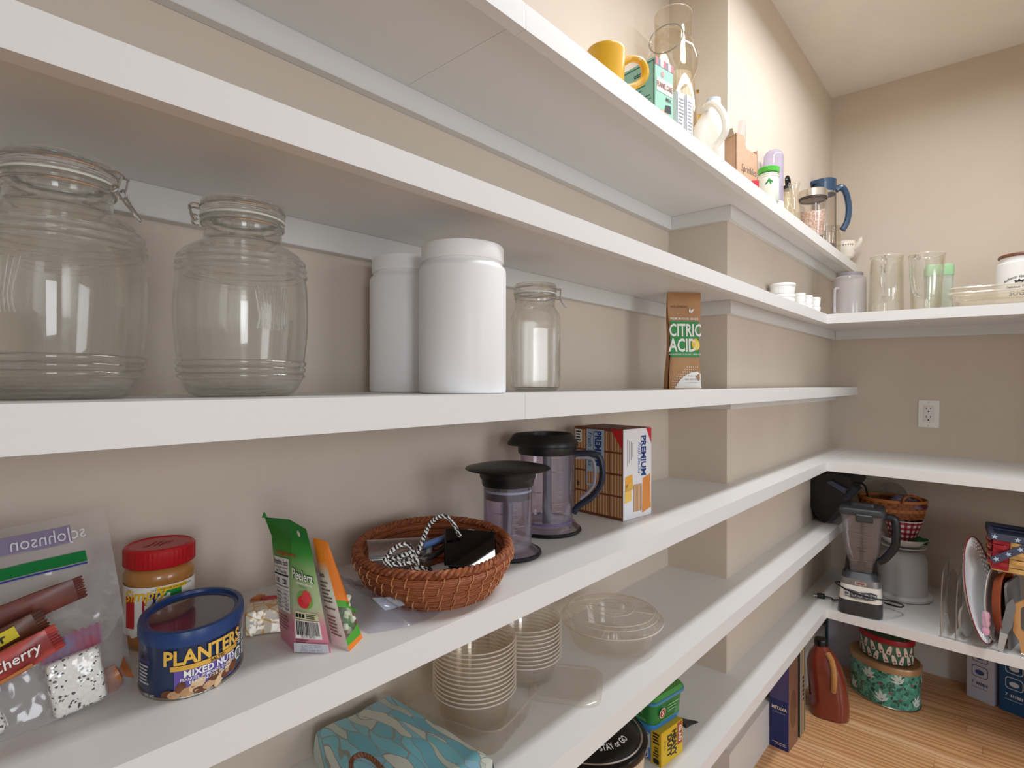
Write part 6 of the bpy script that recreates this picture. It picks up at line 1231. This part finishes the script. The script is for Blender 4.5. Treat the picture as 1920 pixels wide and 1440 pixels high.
# sprinkles carton
a = Vector(pos(1380, -.535)); t = thing('open_carton', 'brown cardboard carton hand-lettered Sprinkles with torn open flap', 'box', a, R(-20)); CB = mat('cardboard', 'c7a488', .7, col2='bd987b', nscale=15)
MB().box(-.045, -.042, 0, .085, 0, .150).box(-.045, 0, 0, .003, 0, .150).box(-.045, 0, .082, .085, 0, .120).box(-.045, 0, 0, .085, 0, .002).obj('carton_walls', CB, t, smooth=False); MB().prism([(0, 0), (.085, 0), (.085, .108), (.060, .112), (.040, .118), (.030, .150), (0, .152)], -.003, 0, 'X').obj('front_wall', CB, t, smooth=False)
MB().prism([(-.045, .150), (-.004, .150), (-.008, .166), (-.042, .170)], -.004, -.001, 'Y').obj('flap', mat('cardboard_in', 'b0a090', .7), t, smooth=False)
lettering(t, 'Sprinkles', .028, planar((0, .050, .060), (0, 1, -.12), (0, .12, 1), .0006), mat('marker_ink', '4a4440', .7), .0, .0, -.01, .6)
t2 = thing('plastic_sleeve', 'pointed clear plastic sleeve sticking up from the sprinkles carton', 'plastic bag', a + Vector((-.012, .050, .004)), R(-20)); MB().grid(lambda u, v: Vector((.012*math.sin(u*3)+.004*noise.noise(Vector((u*4, v*4, 0))), (-.030+.06*u)*(1-.7*v*(1-.3*u)) + .01*v, .20*v)), 12, 14).obj('film_sheet', film('sleeve_film', 'f2eef0', .28, 'e2d8d6', .12, 1.4), t2)
t2 = thing('sprinkle_bag', 'small clear bag of white sprinkles inside the sprinkles carton', 'food bag', a + Vector((-.002, .066, .003)), 0); MB().lathe([(0, 0), (.012, 0), (.014, .02), (.013, .10), (.008, .128), (.009, .140), (0, .141)], 20, lambda u: 1+.06*math.sin(5*u)).obj('bag_body', mat('sprinkle_fill', 'efe3d6', .5, col2='e2c9b4', nscale=200), t2)
t = thing('red_packet', 'small red packet peeking beside the green-lidded jar', 'packet', pos(1423, -.500), R(20)); MB().box(-.020, .0, -.010, .012, 0, .036, .002, 1).obj('packet', mat('packet_red', 'c23a48', .5), t)
# lavender capsule tube
p = pos(1450, -.545); t = thing('domed_tube', 'tall lavender plastic tube with domed top behind green-lidded jar', 'tube', p, 0); LT = film('lavender_tube', 'eae6f4', .34, 'dcd6ea', .1, 1.4, edge='c4bcd8'); r_ = .0285
MB().lathe([(0, .001), (r_, .001), (r_, .190)] + [(r_*math.cos(R(k*10)), .190 + r_*math.sin(R(k*10))) for k in range(1, 10)], 40).obj('tube_wall', LT, t); MB().lathe([(0, .0), (r_+.001, .0), (r_+.001, .050), (r_, .051)], 40).obj('tube_base', mat('tube_white', 'eeeaf2', .4), t)
p = pos(1441, -.507); t = thing('green_lid_jar', 'small jar with bright green screw lid and green leaf print', 'jar', p, 0); r_ = .0270
MB().lathe([(0, 0), (r_-.002, 0), (r_, .003), (r_, .078), (r_-.003, .083), (0, .084)], 40).obj('jar_body', mat('jar_frost', 'e6ebe0', .25, col2='dfe6d8', nscale=20, coat=.4), t); MB().lathe([(r_-.003, .084), (r_+.001, .085), (r_+.0015, .098), (r_-.001, .100), (0, .100)], 40).obj('screw_lid', mat('lid_bright_green', '55b848', .35), t)
MB().lathe([(r_-.001, .076), (r_+.0012, .0775), (r_-.001, .079)], 40).lathe([(r_-.001, .070), (r_+.0012, .0715), (r_-.001, .073)], 40).obj('thread_rings', mat('jar_frost', 'e6ebe0', .25), t)
fj = cyl(r_, R(-70), 0, .0006)
for k in range(5): shape2d(t, ell(-.006+.003*k, .052+.004*(k % 3), .002, .006, 10, .4*k-.8), fj, PRG, 'printed_leaf')
# cruet
p = pos(1477, -.562); t = thing('oil_cruet', 'slender cut glass oil bottle with black looped stopper', 'cruet', p, 0)
MB().lathe([(0, 0), (.024, .001), (.030, .012), (.031, .045), (.024, .075), (.013, .100), (.0105, .130), (.012, .150), (.015, .154)], 40, lambda a: 1+.05*math.sin(12*a)).obj('bottle_wall', film('cut_glass_oil', 'efe9d6', .28, 'e6dcc0', .08, 1.6, bump=1., bscale=140), t)
MB().lathe([(0, .150), (.011, .150), (.014, .158), (.013, .166), (0, .168)], 24).obj('stopper', BLK, t); MB().tube([(0, .016*math.cos(2*PI*k/24), .180+.016*math.sin(2*PI*k/24)) for k in range(24)], .0055, 8, closed=True).obj('stopper_ring', BLKG, t)
p = pos(1489, -.516); t = thing('bud_vase', 'small flared clear glass vase beside the oil bottle', 'vase', p, 0); MB().lathe([(0, .001), (.016, .001), (.020, .010), (.019, .050), (.012, .085), (.011, .105), (.017, .135), (.018, .137)], 40).obj('vase_wall', film('vase_glass', 'f8f4ea', .12, 'efe6d6', .04, 1.6, edge='d6cbb6'), t)
p = pos(1499, -.563); t = thing('spice_jar', 'small clear jar with white lid behind the salt jar', 'jar', p, 0); MB().lathe([(0, 0), (.016, 0), (.017, .003), (.017, .100), (.014, .106)], 32).obj('jar_body', mat('spice_fill', 'd6c9b8', .4), t); MB().lathe([(.016, .105), (.018, .106), (.018, .122), (.016, .124), (0, .124)], 32).obj('screw_lid', mat('lid_white', 'f0ede8', .4), t)
# pink salt jar tilted
p = pos(1524, -.515); t = thing('salt_jar', 'glass jar of pink salt with brushed steel lid', 'jar', p, R(10))
MB().lathe([(0, .004), (.030, .004), (.034, .010), (.042, .135), (.043, .140)], 48).obj('jar_wall', film('salt_glass', 'faf6f2', .06, 'efe6e0', .04, 1.5, edge='d8ccc4'), t); MB().lathe([(0, .007), (.029, .007), (.033, .014), (.038, .092), (0, .096)], 40).obj('salt', voro_mat('pink_salt', ['dcc0b4', 'e6d2c8', 'cfab9c', 'e9dcd4', 'c9a294'], 220., .6, bump=.4), t); MB().lathe([(0, 0), (.031, 0), (.032, .006), (0, .007)], 40).obj('dark_base', mat('jar_base_dark', '3a3030', .4), t)
MB().lathe([(.0435, .136), (.0455, .137), (.0455, .142), (.0440, .143)], 48).obj('seal', mat('seal_dark', '3c3430', .5), t); MB().lathe([(.0440, .143), (.0465, .144), (.0460, .168), (.043, .171), (0, .172)], 48).obj('steel_lid', mat('brushed_steel', 'cfc6ba', .3, .9), t)
# french press
p = pos(1546, -.540); t = thing('french_press', 'navy blue french press with curved handle and glass beaker', 'french press', p, 0); NB = mat('press_navy', '2b4560', .3, coat=.3); ha = R(25); hd = Vector((math.cos(ha), math.sin(ha), 0))
MB().lathe([(0, .004), (.034, .004), (.036, .010), (.036, .195), (.037, .198)], 48).obj('beaker', film('beaker_glass', 'f7f3ee', .06, 'efe6e0', .03, 1.5, edge='d0c4b8'), t); MB().lathe([(0, .01), (.034, .01), (.034, .03), (0, .03)], 32).obj('coffee_residue', mat('coffee_dark', '4a3430', .6, col2='7a625c', nscale=80), t)
spo = lambda a: 1 + .35*max(0, math.cos(a-ha-PI))**10
MB().lathe([(.036, .196), (.0395, .197), (.0395, .225)], 48).lathe([(.0395, .225), (.040, .236), (.037, .238), (0, .238)], 64, spo).obj('collar', NB, t); MB().lathe([(.0372, .190), (.0390, .191), (.0390, .197)], 40).obj('steel_band', STEEL, t)
MB().tube(smooth_path([hd*.038+up*.205, hd*.055+up*.212, hd*.070+up*.195, hd*.080+up*.150, hd*.076+up*.105, hd*.060+up*.075], 6), .0105, 10).obj('handle', NB, t); MB().tube([(0, 0, .03), (0, 0, .19)], .0025, 8).obj('plunger_rod', STEEL, t); MB().tube([hd*.037+up*.19, hd*.037+up*.02], .002, 6).obj('frame_rod', mat('frame_dark', '4a4648', .3, .8), t)
panel(t, -.014, .014, .07, .14, cyl(.0365, R(-95), 0, .0004), mat('press_label', 'd6cdbf', .5), 6, 1, 'label'); shape2d(t, ell(.002, .112, .007, .010, 14), cyl(.0365, R(-95), 0, .0010), PRK, 'printed_mark'); shape2d(t, ell(.002, .088, .008, .009, 14), cyl(.0365, R(-95), 0, .0010), PRK, 'printed_mark')
t.scale = (1.05, 1.05, 1.22)
p = pos(1578, -.545); t = thing('small_clamp_jar', 'small clear glass jar with wire clamp beside the french press', 'glass jar', (-.548, 2.615, zA), 0); MB().lathe([(0, .002), (.030, .002), (.033, .006), (.033, .110), (.028, .122), (.027, .132), (.029, .134), (.029, .146), (0, .148)], 40).obj('jar_body', film('clamp_glass', 'f7f3ea', .16, 'efe6d6', .05, 1.6, edge='d0c6b2'), t); MB().tube([(.0295*math.cos(2*PI*k/36), .0295*math.sin(2*PI*k/36), .133) for k in range(36)], .0012, 6, closed=True).obj('wire_ring', STEEL, t); MB().tube(smooth_path([(.012, -.028, .142), (.016, -.036, .13), (.018, -.036, .10), (.022, -.026, .10)], 5), .0014, 6).obj('clamp_lever', STEEL, t)
# teapot shaped cup
p = (-.523, 2.715, zA); t = thing('china_creamer', 'cream china creamer with dotted band and saucer foot at shelf end', 'creamer', p, 0); CH = mat('china_cream', 'efe6d9', .3); t.scale = (1.15, 1.15, 1.2)
MB().lathe([(0, 0), (.030, 0), (.031, .004), (.020, .010), (.014, .016)], 40).obj('foot', CH, t); MB().lathe([(.014, .016), (.030, .024), (.040, .044), (.042, .062), (.038, .076), (.036, .078), (.038, .062), (.030, .028), (0, .022)], 48).obj('bowl_wall', CH, t); MB().tube(smooth_path([(.036, -.012, .05), (.052, -.018, .066), (.058, -.020, .084)], 5), [.009]*5+[.008]*3+[.005]*3, 8).obj('spout', CH, t)
fcu = cyl(.0425, R(-85), 0, .0006)
for k in range(9): shape2d(t, [(-.03+.008*k-.0022, .062), (-.03+.008*k, .0645), (-.03+.008*k+.0022, .062), (-.03+.008*k, .0595)], fcu, mat('china_ink', '6e6258', .5), 'printed_diamond')
